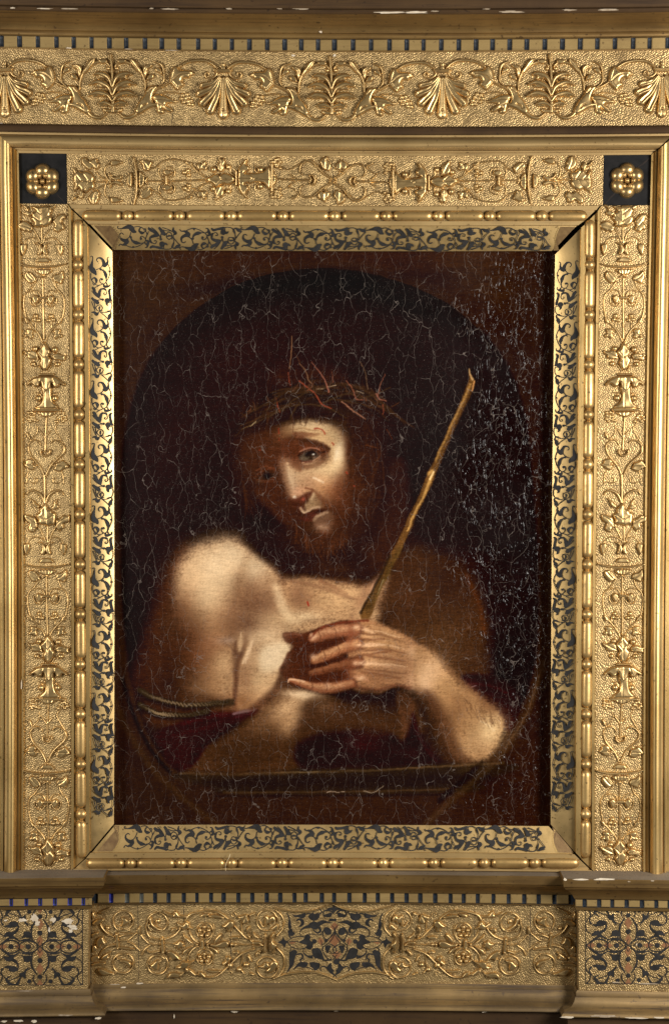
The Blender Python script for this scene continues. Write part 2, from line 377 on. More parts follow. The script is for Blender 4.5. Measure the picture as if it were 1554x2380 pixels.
def motif_rose():
    o = 1280; out = []
    out.append(R('leaf', o).pg([(495,1102),(515,1140),(528,1168),(560,1180),(575,1205),(600,1210),(612,1270),(592,1352),(560,1348),(520,1368),(478,1352),(440,1348),(400,1322),(408,1296),(384,1250),(400,1222),(425,1208),(420,1178),(452,1140)], 62, 8)
        .gr([(496,1120),(500,1360)], 12, 1.2).gr([(500,1290),(420,1240)], 10, 1).gr([(500,1290),(585,1240)], 10, 1))
    out.append(R('bud', o).pg([(322,1055),(368,1082),(392,1110),(425,1135),(418,1165),(380,1160),(358,1130),(350,1095)], 22, 5.5))
    out.append(R('bud', o).pg([(634,1055),(588,1088),(580,1130),(558,1160),(590,1182),(640,1160),(636,1128),(612,1110)], 22, 5.5))
    out.append(R('leaf', o).pg([(258,1240),(300,1235),(342,1248),(378,1262),(400,1310),(408,1370),(382,1392),(370,1430),(322,1428),(298,1390),(312,1338),(290,1322),(268,1290)], 38, 6.5).gr([(400,1350),(330,1280),(270,1250)], 11, 1.3).el(350,1385,42,42,0,7))
    out.append(R('leaf', o).pg([(608,1290),(640,1280),(690,1238),(720,1248),(762,1238),(756,1312),(722,1322),(690,1340),(702,1380),(660,1402),(648,1425),(612,1388),(600,1360)], 36, 6.5).gr([(600,1360),(660,1300),(740,1255)], 11, 1.3))
    out.append(R('stem', o).st([(500,1545),(455,1450),(418,1378)], (10,14,16)).st([(514,1540),(510,1360)], 16).st([(528,1545),(560,1450),(598,1388)], (10,14,16)))
    return out

# ================================================================= the setting behind the frame
def box_bm(x0, x1, z0, z1, d0, d1):
    V = [(x0,z0,d0),(x1,z0,d0),(x1,z1,d0),(x0,z1,d0),(x0,z0,d1),(x1,z0,d1),(x1,z1,d1),(x0,z1,d1)]
    Fc = [(4,5,6,7),(1,0,3,2),(0,4,7,3),(5,1,2,6),(7,6,2,3),(0,1,5,4)]
    return np.array(V, float), Fc
V, Fc = box_bm(-3200, 3200, -3200, 3200, -190, -170)
wall = build('wall', V, Fc, M_wall, None, False); wall['kind'] = 'structure'

frame = thing('picture_frame', 'carved and gilded wooden tabernacle frame with black inlay bands around the dark painting', 'picture frame', (0, 0, -1300*S))
frame_off = Vector((0, 0, 1300*S))
PARTS = []
def part(name, V, faces, mat, parent=None, smooth=True, angle=38):
    o = build(name, V, faces, mat, None, smooth, angle); PARTS.append((o, parent or frame)); return o
def inst(me, name, parent, px, py, d, rot=0.0, flip=False):
    o = put(name, me, None, spot(px, py, d), rot, flip); PARTS.append((o, parent)); return o

def bez(p0, c, p1, n=8, skip_first=True):
    out = []
    for k in range(1 if skip_first else 0, n+1):
        t = k/n; out.append(tuple((1-t)**2*np.array(p0, float)+2*t*(1-t)*np.array(c, float)+t*t*np.array(p1, float)))
    return out
def loft(rows):
    """rows: list of (m,3) arrays along the length, each a copy of the profile"""
    m = len(rows[0]); n = len(rows)
    V = np.concatenate(rows); Fc = []
    for i in range(n-1):
        for j in range(m-1):
            a = i*m+j; Fc.append((a, a+m, a+m+1, a+1))
    return V, Fc
def hmould(name, prof, x0, x1, mat, parent=None, px=777., n=30, angle=38, ret=None, wob=0.25):
    """horizontal moulding; prof is (py, d) read off the picture at px, bottom to top or top to bottom"""
    ZD = [(float(F(px, y, d)[1]), d) for y, d in prof]
    rows = []
    rr = random.Random(name)
    for k in range(n+1):
        t = k/n; w = rr.uniform(-wob, wob)
        row = []
        for z, d in ZD:
            a = x0(d) if callable(x0) else x0; b = x1(d) if callable(x1) else x1
            row.append((a+(b-a)*t, z+w, d+w*.6))
        rows.append(np.array(row))
    if ret == 'right': rows.append(np.array([(r[0], r[1], -12.) for r in rows[-1]]))
    if ret == 'left': rows.insert(0, np.array([(r[0], r[1], -12.) for r in rows[0]]))
    if ZD[0][0] < ZD[-1][0]: rows = rows          # ascending profile
    V, Fc = loft(rows)
    if ZD[0][0] > ZD[-1][0]: Fc = [f[::-1] for f in Fc]
    if len(ZD) > 2:                       # close the two sawn ends
        m = len(ZD); nr = len(rows); V = V.tolist()
        for r0, q in ((0, rows[0]), ((nr-1)*m, rows[-1])):
            if min(abs(r[2]+12.) for r in q) < .1 and max(r[2] for r in q) < -11: continue
            b0 = len(V); V += [[q[-1][0], q[-1][1], -60.], [q[0][0], q[0][1], -60.]]
            Fc.append(tuple(range(r0, r0+m))+(b0, b0+1))
        V = np.array(V)
    return part(name, V, Fc, mat, parent, True, angle)
XL, XR = -860., 860.

# ---------------------------------------------------------------- back board seen through the open mitres
V, Fc = box_bm(-800, 800, FZ(2420), FZ(-40), -130, -100)
part('back_board', V, Fc, M_void, None, False)

# ---------------------------------------------------------------- entablature
cove = bez((76.5, 41), (58, 44), (33, 101), 10)
cornice = hmould('cornice', [(121.6, 23), (121, 31), (118.6, 31.5), (118.3, 33.5), (90.5, 33.5), (90, 42), (88, 44), (85, 45), (80.5, 45), (78, 44), (77, 40)]
                 + cove, XL, XR, M_toned)
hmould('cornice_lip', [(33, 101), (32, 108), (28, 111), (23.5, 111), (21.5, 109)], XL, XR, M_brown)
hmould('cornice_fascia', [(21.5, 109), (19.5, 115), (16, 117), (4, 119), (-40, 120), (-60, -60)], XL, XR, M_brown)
frieze = hmould('frieze_panel', [(295, 24), (121.5, 24)], XL, XR, M_ground, n=30, wob=.0)
hmould('frieze_moulding', [(313.5, -2), (313, 35), (311, 37), (299, 37), (296.5, 35), (294.8, 30), (294.6, 23)], XL, XR, M_brown)

# fluted bands: proud gold blocks with blue enamel flutes let in between them
def bevel_block(x0, x1, z0, z1, d0, d1, b=1.6):
    V = [(x0,z0,d0),(x1,z0,d0),(x1,z1,d0),(x0,z1,d0),(x0,z0,d1-b),(x1,z0,d1-b),(x1,z1,d1-b),(x0,z1,d1-b),
         (x0+b,z0+b,d1),(x1-b,z0+b,d1),(x1-b,z1-b,d1),(x0+b,z1-b,d1)]
    Fc = [(8,9,10,11),(4,5,9,8),(5,6,10,9),(6,7,11,10),(7,4,8,11),(0,1,5,4),(1,2,6,5),(2,3,7,6),(3,0,4,7)]
    return np.array(V, float), Fc
def flute_bm(x0, x1, z0, z1, d, sink):
    rows = []
    for t in (0, .12, .3, .7, .88, 1):
        z = z0+(z1-z0)*t; e = .35 if t in (0, 1) else 1
        rows.append(np.array([(x0+(x1-x0)*u, z, d-sink*math.sin(math.pi*u)*e) for u in (0, .2, .4, .6, .8, 1)]))
    V, Fc = loft(rows); return V, [f[::-1] for f in Fc]
rnd = random.Random(4)
def fluted(centres, py0, py1, pym, d, mats, parent, ends, w=9.5):
    """centres in picture pixels, py0/py1 bottom and top of the band at its middle"""
    xs = [FX(c, d, pym) for c in centres]; z0, z1 = py0, py1
    hw = w/2
    for x, m in zip(xs, mats):
        j = rnd.uniform(-.7, .7)
        V, Fc = flute_bm(x-hw-.6+j, x+hw+.6+j, z0+1, z1-.5, d-1.0, 4.5); part('flute', V, Fc, m, parent)
    edges = [ends[0]]+xs+[ends[1]]
    for i in range(len(edges)-1):
        a = edges[i]+(hw if i else 0); b = edges[i+1]-(hw if i < len(edges)-2 else 0)
        if b-a < 3: continue
        h = rnd.uniform(-.5, .5)
        V, Fc = bevel_block(a+rnd.uniform(-.3, .6), b-rnd.uniform(-.3, .6), z0+rnd.uniform(-.4, .8), z1-rnd.uniform(-.3, .6), d-7, d+h)
        part('dentil', V, Fc, M_dent, parent, False)
top_c = [4,46.5,88.5,131.5,172,213,254,294,336.5,376,416,460,499,538.5,579.5,621,661,700,739,777,820.4,861.9,904.4,944.4,983.4,1024.9,1064.9,1104.9,1143.9,1183.4,1223.4,1265.4,1305.4,1347.4,1387.4,1427.4,1470.4,1508.4,1550.4]
fluted(top_c, FZ(117.8, 40), FZ(91, 40), 104, 40.5, [M_flute]*len(top_c), cornice, (-800., 800.))

# ---------------------------------------------------------------- outer moulding round the carved strips (three mitred lengths)
tor = [(.04, .30), (.10, .52), (.2, .78), (.32, .94), (.45, 1.0), (.6, .97), (.75, .85), (.87, .66), (.95, .42), (1.0, .18)]
Lp = [54.5, 54, 50, 49.5, 45, 44.5, 41, 40]; Rp = [1497.5, 1498, 1502, 1502.5, 1507, 1507.5, 1511, 1512]; Tp = [362.6, 362, 356, 355, 353.5, 353, 351, 350]
Dp = [-1, 7, 7, 3, 3, 10, 10, 6]
for t, h in tor:
    Lp.append(40-30.5*t); Rp.append(1512+33*t); Tp.append(350-30*t); Dp.append(6+25*h)
Lp += [8.5, 8, 3, 2.5, -3, -3.2]; Rp += [1546, 1547, 1551, 1551.5, 1558, 1558.2]; Tp += [319.5, 319, 314, 313.4, 313, 312.8]; Dp += [7, 13, 13, -2, -2, -90]
oL = [FX(a, d) for a, d in zip(Lp, Dp)]; oR = [FX(a, d) for a, d in zip(Rp, Dp)]; oT = [FZ(a, d) for a, d in zip(Tp, Dp)]
def lerp_rows(A, B, n):
    return [A+(B-A)*t for t in np.linspace(0, 1, n+1)]
def member(name, A, B, mat, parent=None, n=24, flip=False, angle=38):
    V, Fc = loft(lerp_rows(np.array(A, float), np.array(B, float), n))
    if flip: Fc = [f[::-1] for f in Fc]
    return part(name, V, Fc, mat, parent, True, angle)
zb = FZ(2040, 0)
member('outer_moulding', [(x, z, d) for x, z, d in zip(oL, oT, Dp)], [(x, zb, d) for x, d in zip(oL, Dp)], M_burn, flip=True)
g = np.linspace(1.0, 4.5, len(Dp))
member('outer_moulding', [(x, z-gg, d) for x, z, d, gg in zip(oR, oT, Dp, g)], [(x, zb, d) for x, d in zip(oR, Dp)], M_burn)
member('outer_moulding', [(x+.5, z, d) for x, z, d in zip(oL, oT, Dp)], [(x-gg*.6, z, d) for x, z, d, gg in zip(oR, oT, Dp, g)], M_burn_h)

# ---------------------------------------------------------------- carved strips, corner blocks
def panel(name, x0, x1, z0, z1, d, mat, n=16, parent=None):
    xs = np.linspace(x0, x1, n+1); zs = np.linspace(z0, z1, n+1)
    V = [(x, z, d) for z in zs for x in xs]; Fc = [(j*(n+1)+i, j*(n+1)+i+1, (j+1)*(n+1)+i+1, (j+1)*(n+1)+i) for j in range(n) for i in range(n)]
    return part(name, np.array(V), Fc, mat, parent)
xl0, xl1 = FX(54.3), FX(164.6); xr0, xr1 = FX(1385.3), FX(1497.7)
zt0, zt1 = FZ(478.5), FZ(362.4)
stripL = panel('carved_strip', xl0, xl1, FZ(2030), zt0-.6, 0, M_ground)
stripR = panel('carved_strip', xr0, xr1, FZ(2030), zt0-.6, 0, M_ground)
bx0, bx1 = FX(156.5, 0, 420), FX(1400.5, 0, 420)
stripT = panel('carved_strip', bx0, bx1, zt0+.2, zt1, 0, M_ground)

def rosette():
    out = []
    for k in range(6):
        a = math.radians(60*k+30 if False else 60*k)
        x, y = 25*math.sin(a), -25*math.cos(a)
        r = Rel('petal', 1, 0, 0, 1.2).el(x, y, 17.5, 15.5, math.degrees(a), 12)
        out.append((r.mesh(M_relief), 'petal'))
    for x, y in [(0, 0)]+[(14.5*math.cos(math.radians(60*k)), 14.5*math.sin(math.radians(60*k))) for k in range(6)]:
        out.append((Rel('seed', 1, 0, 0, 1.0).el(x, y, 6.2, 6.2, 0, 6).mesh(M_bead), 'seed'))
    return out
ros = rosette()
for x0, x1, cx, cy in ((xl0-.2, bx0-.6, 99, 421.5), (bx1+.6, xr1+.2, 1456, 419.5)):
    V, Fc = box_bm(x0, x1, zt0+.3, zt1, -14, -1.5)
    cb = part('corner_block', V, Fc, M_black, None, False); cb['label'] = 'black lacquered corner block with gilded rosette'
    for me, nm in ros:
        # petals sit on a low boss, the seeds stand above them
        inst(me, nm, cb, cx, cy, -1.0 if nm == 'petal' else 5.0)

# candelabra carving: every motif is cut once, then repeated
MOT = {}
for nm, fn in (('bouquet', motif_bouquet), ('tulip', motif_tulip), ('dish', motif_dish), ('knot', motif_knot), ('acanthus', motif_acanthus), ('urn', motif_urn), ('heart', motif_heart), ('curl', motif_curl), ('rose', motif_rose)):
    MOT[nm] = [(r.name, r.mesh(M_relief)) for r in fn()]
def motif(nm, parent, px, py, rot=0.0, flip=False):
    for name, me in MOT[nm]: inst(me, name, parent, px, py, .3, rot, flip)
seq = [('bouquet', 501.2, 0), ('tulip', 585.8, 0), ('dish', 616.5, 0), ('knot', 692.6, 0), ('acanthus', 835.4, .5), ('urn', 901, 1), ('heart', 1036.3, 1), ('curl', 1154.8, .5),
       ('rose', 1205.5, 1), ('tulip', 1281.7, 2), ('dish', 1314.5, 2), ('knot', 1385.3, 3), ('acanthus', 1514.4, 3.5), ('urn', 1574, 2), ('heart', 1702.6, 0), ('dish', 1793.6, 0), ('knot', 1863.4, 1), ('acanthus', 1986.5, 0)]
def axis(px_mid, y): return 777+(px_mid-777)*(1+1.19e-5*(1190-y))
for nm, y, dx in seq:
    motif(nm, stripL, axis(108.0, y)-4+dx, y)
    motif(nm, stripR, axis(1444.5, y)+.5+dx-2.5, y-.5)
for nm, y in (('bouquet', 194), ('tulip', 277), ('dish', 314), ('knot', 387), ('acanthus', 520), ('urn', 580), ('heart', 709)):
    motif(nm, stripT, y, 420.5, math.pi/2)
    motif(nm, stripT, 1545-y, 419.0, -math.pi/2)

# ---------------------------------------------------------------- bead moulding and sloping inner border (four mitred lengths each)
Ts = [478, 479.5, 489, 489.5, 513.5, 514, 524, 525.5, 526.5, 583.5, 583.8]
Ls = [165, 166, 172, 173, 199, 199.5, 209, 211, 213, 265.5, 265.8]
Rs = [1385, 1384, 1378, 1377, 1353, 1352.5, 1340.5, 1338.5, 1337, 1282, 1281.7]
Bs = [2024, 2022, 2018, 2017.5, 1994.5, 1993.5, 1981.5, 1980, 1979, 1917, 1916.7]
Ds = [-1, 5, 5, -4, -4, 4.5, 4.5, -5, -5, -29, -80]
sT = np.array([FZ(a, d) for a, d in zip(Ts, Ds)]); sB = np.array([FZ(a, d) for a, d in zip(Bs, Ds)])
sL = np.array([FX(a, d) for a, d in zip(Ls, Ds)]); sR = np.array([FX(a, d) for a, d in zip(Rs, Ds)])
sD = np.array(Ds, float)
u = np.linspace(0, 1, len(Ds))
gTL, gTR, gBL, gBR = 1.2+3*u, 1.5+7.5*u, .6+2.5*u, .8+4.2*u
def ring_members(i0, i1, name, mats, jag):
    s = slice(i0, i1+1); out = []
    n = 24
    top = ([(x+g_, z, d) for x, z, d, g_ in zip(sL[s], sT[s], sD[s], gTL[s])], [(x-g_, z, d) for x, z, d, g_ in zip(sR[s], sT[s], sD[s], gTR[s])])
    bot = ([(x+g_, z, d) for x, z, d, g_ in zip(sL[s], sB[s], sD[s], gBL[s])], [(x-g_, z, d) for x, z, d, g_ in zip(sR[s], sB[s], sD[s], gBR[s])])
    lef = ([(x, z-g_, d) for x, z, d, g_ in zip(sL[s], sT[s], sD[s], gTL[s])], [(x, z+g_, d) for x, z, d, g_ in zip(sL[s], sB[s], sD[s], gBL[s])])
    rig = ([(x, z-g_, d) for x, z, d, g_ in zip(sR[s], sT[s], sD[s], gTR[s])], [(x, z+g_, d) for x, z, d, g_ in zip(sR[s], sB[s], sD[s], gBR[s])])
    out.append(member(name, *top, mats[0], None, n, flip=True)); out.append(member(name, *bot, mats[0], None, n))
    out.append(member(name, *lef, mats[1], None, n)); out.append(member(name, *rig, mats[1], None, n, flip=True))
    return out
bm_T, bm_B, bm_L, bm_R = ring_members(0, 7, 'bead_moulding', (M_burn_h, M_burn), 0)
bv_T, bv_B, bv_L, bv_R = ring_members(7, 10, 'inner_border', (M_bevel, M_bevel), 0)

def bead_mesh(name, length, rad, mat, round_=False):
    prof = []
    n = 22
    for k in range(n+1):
        t = .5-.5*math.cos(math.pi*k/n)
        if round_: r = math.sin(math.pi*(.08+.84*t))**.8
        else: e = min(t, 1-t)*length/13.; r = (math.sqrt(max(0, 1-(1-min(e, 1))**2)) if e < 1 else 1)*(.92+.08*math.sin(math.pi*t))
        prof.append((t*length-length/2, max(r, .1)*rad))
    rows = []
    for x, r in prof:
        rows.append(np.array([(x, r*math.cos(a), r*.92*math.sin(a)-.5) for a in np.linspace(math.radians(-8), math.radians(188), 13)]))
    V, Fc = loft(rows)
    V = np.stack([V[:, 0]*S, -V[:, 2]*S, V[:, 1]*S], 1)
    return mesh_data(name, V, Fc, mat, True, 0)
longs = [bead_mesh('long_bead', 91+dl, 13.4, M_bead) for dl in (0, -2, 1.5)]; rounds = [bead_mesh('round_bead', 26+dl, 13.2, M_bead, True) for dl in (0, 1.5)]
def beads(parent, cs, fixed, vertical):
    mids = [(a+b)/2 for a, b in zip(cs, cs[1:])]
    step = (cs[-1]-cs[0])/(len(cs)-1)
    for c in cs:
        px, py = (fixed(c), c) if vertical else (c, fixed(c))
        inst(rnd.choice(longs), 'long_bead', parent, px+rnd.uniform(-.5, .5), py+rnd.uniform(-.5, .5), .2, (math.pi/2 if vertical else 0)+rnd.uniform(-.006, .006))
    for c in mids:
        px, py = (fixed(c), c) if vertical else (c, fixed(c))
        inst(rnd.choice(rounds), 'round_bead', parent, px, py, .2, math.pi/2 if vertical else 0)
beads(bm_T, [236.7+120.3*k for k in range(10)], lambda c: 501.8, False)
beads(bm_B, [245+117.4*k for k in range(10)], lambda c: 2006-.001*(c-777), False)
ys = [557+116.1*k for k in range(13)]
beads(bm_L, ys, lambda c: axis(186., c)-1.5*(c > 1500), True)
beads(bm_R, ys, lambda c: axis(1365., c), True)

# ---------------------------------------------------------------- painted black scrollwork on the sloping border (flat lacquer, laid on as thin shapes)
class Ink:
    """flat lacquer shapes drawn with ribbons, dots and patches; map_ sends (x, y) to frame coordinates"""
    def __init__(s): s.V = []; s.F = []; s.k = 0
    def rib(s, pts, w, n=5):
        P = catmull(pts, n)
        ws = np.interp(np.linspace(0, 1, len(P)), np.linspace(0, 1, len(w)), w) if hasattr(w, '__len__') else np.full(len(P), float(w))
        T = np.gradient(P, axis=0); T /= np.maximum(np.hypot(T[:, 0], T[:, 1]), 1e-6)[:, None]
        Nn = np.stack([-T[:, 1], T[:, 0]], 1)*ws[:, None]*.5
        b = len(s.V); s.k += 1
        for p, q in zip(P+Nn, P-Nn): s.V += [(p[0], p[1], s.k), (q[0], q[1], s.k)]
        for i in range(len(P)-1): s.F.append((b+2*i, b+2*i+1, b+2*i+3, b+2*i+2))
    def fill(s, pts, sm=True):
        P = catmull(pts, 4, True) if sm else np.array(pts, float)
        b = len(s.V); s.k += 1
        for p in P: s.V.append((p[0], p[1], s.k))
        s.F.append(tuple(range(b, b+len(P))))
    def dot(s, x, y, r, ry=None):
        s.fill([(x+r*math.cos(a), y+(ry or r)*math.sin(a)) for a in np.linspace(0, 2*math.pi, 11)[:-1]], False)
    def object(s, name, map_, mat, parent):
        A = np.array(s.V); V = map_(A[:, 0], A[:, 1], .35+.012*A[:, 2])
        # wind every face towards the viewer
        Fc = []
        for f in s.F:
            p = V[list(f)]; ar = np.sum(p[:, 0]*np.roll(p[:, 1], -1)-np.roll(p[:, 0], -1)*p[:, 1])
            Fc.append(f if ar > 0 else f[::-1])
        return part(name, V, Fc, mat, parent, False)
def scroll_unit(ink, s0, ds, flip, rg):
    """one repeat of the border scrollwork: s runs along, t across (-26..26)"""
    k = ds/960.
    def q(pts, w=None):
        out = []
        for x, y in pts:
            t = (x-250)/6.36; t = -t if flip else t
            out.append((s0+(y-150)*k+rg.uniform(-.5, .5), t+rg.uniform(-.5, .5)))
        return out
    f = 1/6.36
    def rib(pts, *w): ink.rib(q(pts), [max(a*.95, 11.5)*f for a in w], 4)
    def dot(x, y, r): ink.dot(*q([(x, y)])[0], r*f)
    rib([(97,168),(112,150),(130,165),(128,215),(116,270),(108,330),(128,375),(160,405),(178,446)], 9,10,10,16,38,66,84,62,8)
    rib([(208,244),(190,214),(208,180),(250,182),(280,220),(298,284)], 12,13,18,32,42,64)
    rib([(262,288),(298,292),(330,268),(346,222),(340,182),(366,158)], 20,60,46,24,13,16)
    rib([(346,250),(376,330),(381,392),(360,470),(322,552)], 8,8,8,8,8); dot(376,382,15)
    rib([(272,298),(232,340),(176,362)], 9,9,9); dot(245,358,17)
    rib([(245,356),(290,380),(320,440),(326,505)], 10,32,54,8); rib([(326,500),(322,560),(340,600)], 8,10,24)
    rib([(284,586),(300,624),(340,616),(376,602),(381,568)], 14,42,40,16,8)
    rib([(322,545),(292,582),(250,572),(230,530),(246,500),(272,506),(266,526)], 9,8,8,8,8,8,12); dot(260,512,17)
    rib([(108,524),(150,488),(182,530),(174,574)], 8,24,46,8); rib([(174,570),(142,604),(128,578),(150,566)], 8,8,8,7)
    rib([(108,520),(140,572),(200,610),(270,586)], 8,8,8,8); rib([(160,642),(212,614)], 8,8); rib([(104,420),(98,480),(112,530)], 8,8,8)
    rib([(118,636),(144,670),(162,722),(200,764),(228,796)], 30,48,42,54,18)
    rib([(214,776),(226,700),(252,660),(300,664),(320,684)], 50,42,28,32,22); rib([(318,682),(326,730),(302,756),(284,736),(298,718)], 9,8,8,8,10)
    rib([(108,690),(150,750),(212,802),(268,826)], 8,8,8,9); dot(267,825,19); rib([(267,825),(204,834),(150,852)], 8,8,8)
    rib([(388,652),(364,690),(370,742),(380,800),(397,856)], 22,38,32,38,26); dot(335,842,40); rib([(330,850),(325,900),(348,924)], 44,26,6)
    rib([(335,842),(392,832)], 30,20); rib([(397,862),(402,920),(396,970),(376,1000)], 9,8,8,8); rib([(396,872),(350,870),(334,906)], 8,8,8)
    rib([(106,800),(138,830),(186,866),(204,904)], 28,42,64,36); rib([(108,860),(138,960),(164,1012)], 8,8,8); rib([(142,868),(156,930),(152,1000)], 8,8,8)
    rib(spiral(222, 960, 50, 1.0, 100, 1, .85), 9,8,8,8); rib([(232,930),(220,960),(226,996)], 10,28,8)
    rib([(104,1036),(150,1030),(180,1062),(207,1030)], 10,38,54,8); rib([(180,1050),(220,1020),(268,1000)], 10,8,8)
    rib([(230,1026),(300,1030),(350,1010),(378,998)], 8,9,32,9); rib([(240,1030),(310,1090),(346,1134)], 8,8,9)
    rib([(376,1004),(386,1040),(362,1082),(344,1136)], 8,22,46,18); rib([(376,1050),(385,1090),(372,1130)], 7,8,8)
def border_map(i_out, i_in, side):
    """(along, across) on one sloping border -> frame coordinates just above its surface"""
    def m(a, t, h):
        v = .5+(t/26.)*.5*1.0           # 0 at the outer edge of the slope, 1 at the inner
        d = sD[i_out]+(sD[i_in]-sD[i_out])*v
        if side in 'LR':
            A = sL if side == 'L' else sR
            X = A[i_out]+(A[i_in]-A[i_out])*v; Zv = np.array([FZ(y) for y in a]); sg = 1 if side == 'L' else -1
            return np.stack([X+sg*h*.4, Zv, d+h], 1)
        A = sT if side == 'T' else sB
        Zv = A[i_out]+(A[i_in]-A[i_out])*v; X = np.array([FX(x, -15, 540 if side == 'T' else 1950) for x in a]); sg = -1 if side == 'T' else 1
        return np.stack([X, Zv+sg*h*.4, d+h], 1)
    return m
rg = random.Random(11)
for side, par, a0, a1, nu in (('L', bv_L, 598, 1900, 9), ('R', bv_R, 606, 1886, 9), ('T', bv_T, 274, 1278, 7), ('B', bv_B, 288, 1264, 7)):
    ink = Ink()
    for k in range(nu):
        ds = (a1-a0)/nu
        scroll_unit(ink, a0+k*ds, ds*.985, side in 'T' and k % 2 == 1 or side == 'B' and k % 2 == 0, rg)
    ink.object('scrollwork_inlay', border_map(8, 9, side), M_ink, par)
# tarnished corner fields of the border, each ended by a punched dotted arc
def field(par, side, a0, a1, bulge):
    ink = Ink(); pts = []
    n = 12; sgn = 1 if a1 > a0 else -1
    inner = [(a1+sgn*bulge*math.sin(math.pi*k/n), -25+50*k/n) for k in range(n+1)]
    ext = 52
    # follows the mitre: the corner side runs on a diagonal
    pts = inner+[(a0+sgn*50*1.0, 25), (a0+sgn*2, -25)]
    ink.fill(pts, False)
    ink.object('tarnished_field', border_map(8, 9, side), M_patch, par)
    dots = Ink()
    for k in range(1, 14):
        x = a1+sgn*(bulge*math.sin(math.pi*k/14)+3); dots.dot(x, -25+50*k/14, 1.5)
    dots.object('dotted_arc', border_map(8, 9, side), M_burn, par)
field(bv_T, 'T', 218, 258, 18); field(bv_T, 'T', 1337, 1300, 8); field(bv_B, 'B', 226, 262, 14); field(bv_B, 'B', 1334, 1296, 10)

# ---------------------------------------------------------------- upper frieze carving
def Q(name): return Rel(name, 4.322, 205, 470, 1.15)
def half_frieze():
    out = []
    out.append(Q('acanthus_leaf').st([(212,420),(240,345),(285,305),(350,292),(400,305)], (29,37,55,43,8)).st([(290,330),(330,322),(352,345)], (31,34,11)))
    out.append(Q('acanthus_leaf').st([(214,500),(245,430),(290,395),(360,375),(440,402)], (29,37,58,49,8)).st([(300,420),(350,412),(380,420)], (26,31,8)))
    out.append(Q('acanthus_leaf').st([(214,560),(250,510),(300,488),(370,480),(452,515)], (29,37,58,52,8)).st([(330,505),(385,505),(400,520)], (26,31,8)))
    out.append(Q('acanthus_leaf').st([(214,610),(255,585),(300,575),(358,590)], (29,37,49,11)).st([(260,605),(310,600),(345,606)], (20,26,8)))
    out.append(Q('bud').el(286,648,24,22,0,5).el(250,240,22,22,0,5))
    out.append(Q('scroll').st([(262,676),(330,722),(400,712),(448,670),(490,600),(560,520),(640,445),(700,418),(775,375)], (12,30,34,30,26,26,22,22,18)))
    out.append(Q('sheath_leaf').pg([(428,648),(470,560),(520,500),(548,440),(580,408),(640,405),(660,430),(630,470),(610,520),(615,570),(660,575),(668,600),(600,625),(540,652),(470,692),(440,680)], 48, 8.5).gr([(500,630),(512,605),(550,590)], 18, 2.5).gr([(560,480),(600,440)], 14, 1.5))
    out.append(Q('stem').st([(535,450),(528,360),(495,280),(430,215),(350,178),(280,180),(238,215),(250,240)], (16,20,22,24,26,22,16,10)))
    out.append(Q('leaf').pg([(375,150),(400,142),(450,170),(470,215),(498,250),(505,300),(470,282),(420,232),(385,190)], 32, 6.5).gr([(395,160),(490,285)], 10, 1.4))
    out.append(Q('leaf').pg([(255,180),(275,148),(320,150),(352,165),(330,190),(290,196)], 22, 6))
    out.append(Q('leaf').pg([(515,290),(505,240),(530,208),(580,200),(610,212),(590,236),(560,252),(556,290),(535,335)], 30, 6.5).gr([(530,300),(535,240),(580,215)], 9, 1.3))
    out.append(Q('bud').pg([(545,355),(560,310),(590,290),(620,302),(612,340),(575,352)], 22, 6))
    out.append(Q('tendril').st([(650,430),(712,370),(715,270),(690,200),(610,168)], (8,14,18,26,8)).pg([(625,245),(660,228),(690,250),(700,300),(672,285),(640,272)], 20, 5.5))
    out.append(Q('leaf').pg([(770,330),(785,260),(820,215),(860,222),(880,250),(920,252),(975,258),(1020,295),(985,312),(965,338),(925,335),(900,360),(922,400),(885,428),(850,456),(815,428),(790,400),(770,380)], 60, 8.5)
        .gr([(780,380),(880,300),(1000,290)], 14, 1.6).gr([(800,370),(855,430)], 12, 1.4).gr([(800,345),(830,240)], 12, 1.4))
    out.append(Q('stem').st([(865,225),(930,185),(1030,162),(1130,165),(1195,195),(1240,238)], (22,26,28,28,26,18)))
    out.append(Q('leaf').pg([(620,560),(600,520),(640,490),(720,500),(800,540),(860,560),(820,580),(740,590),(790,630),(805,660),(770,668),(720,640),(700,625),(722,670),(690,688),(650,668),(640,620)], 50, 6.5)
        .gr([(630,540),(720,545),(840,562)], 12, 1.3).gr([(640,575),(780,645)], 12, 1.3))
    out.append(Q('stem').st([(640,520),(700,480),(790,472),(880,492)], (12,14,14,8)))
    gcl = Q('grape_cluster')
    for x, y in ((900,500),(940,492),(885,535),(925,530),(962,520),(910,568),(948,560),(985,555),(960,588),(995,592)): gcl.el(x, y, 21, 21, 0, 4.2)
    out.append(gcl)
    return out
HALF = [(r.name, r.mesh(M_relief)) for r in half_frieze()]
CENTRE = [('stem', Q('stem').st([(192,105),(205,250),(212,400),(215,560),(212,660)], (24,26,30,36,40)).gr([(208,420),(212,540)], 8, 2.5).mesh(M_relief)),
          ('dish', Q('dish').st([(145,656),(262,656)], 34, 5.5).gr([(212,640),(213,680)], 5, 2).mesh(M_relief))]
PO = (1310, 470)
def P_(name): return Rel(name, 4.322, PO[0], PO[1], 1.15)
def lobe(a, b, c, w): return P_('palmette_lobe').st([a, b, c], (w*.30, w*.72, w*1.0)).el(c[0], c[1], w*.5, w*.5, 0, None).gr([a, b, ((b[0]+c[0]*2)/3, (b[1]+c[1]*2)/3), c], w*.48, 2.4)
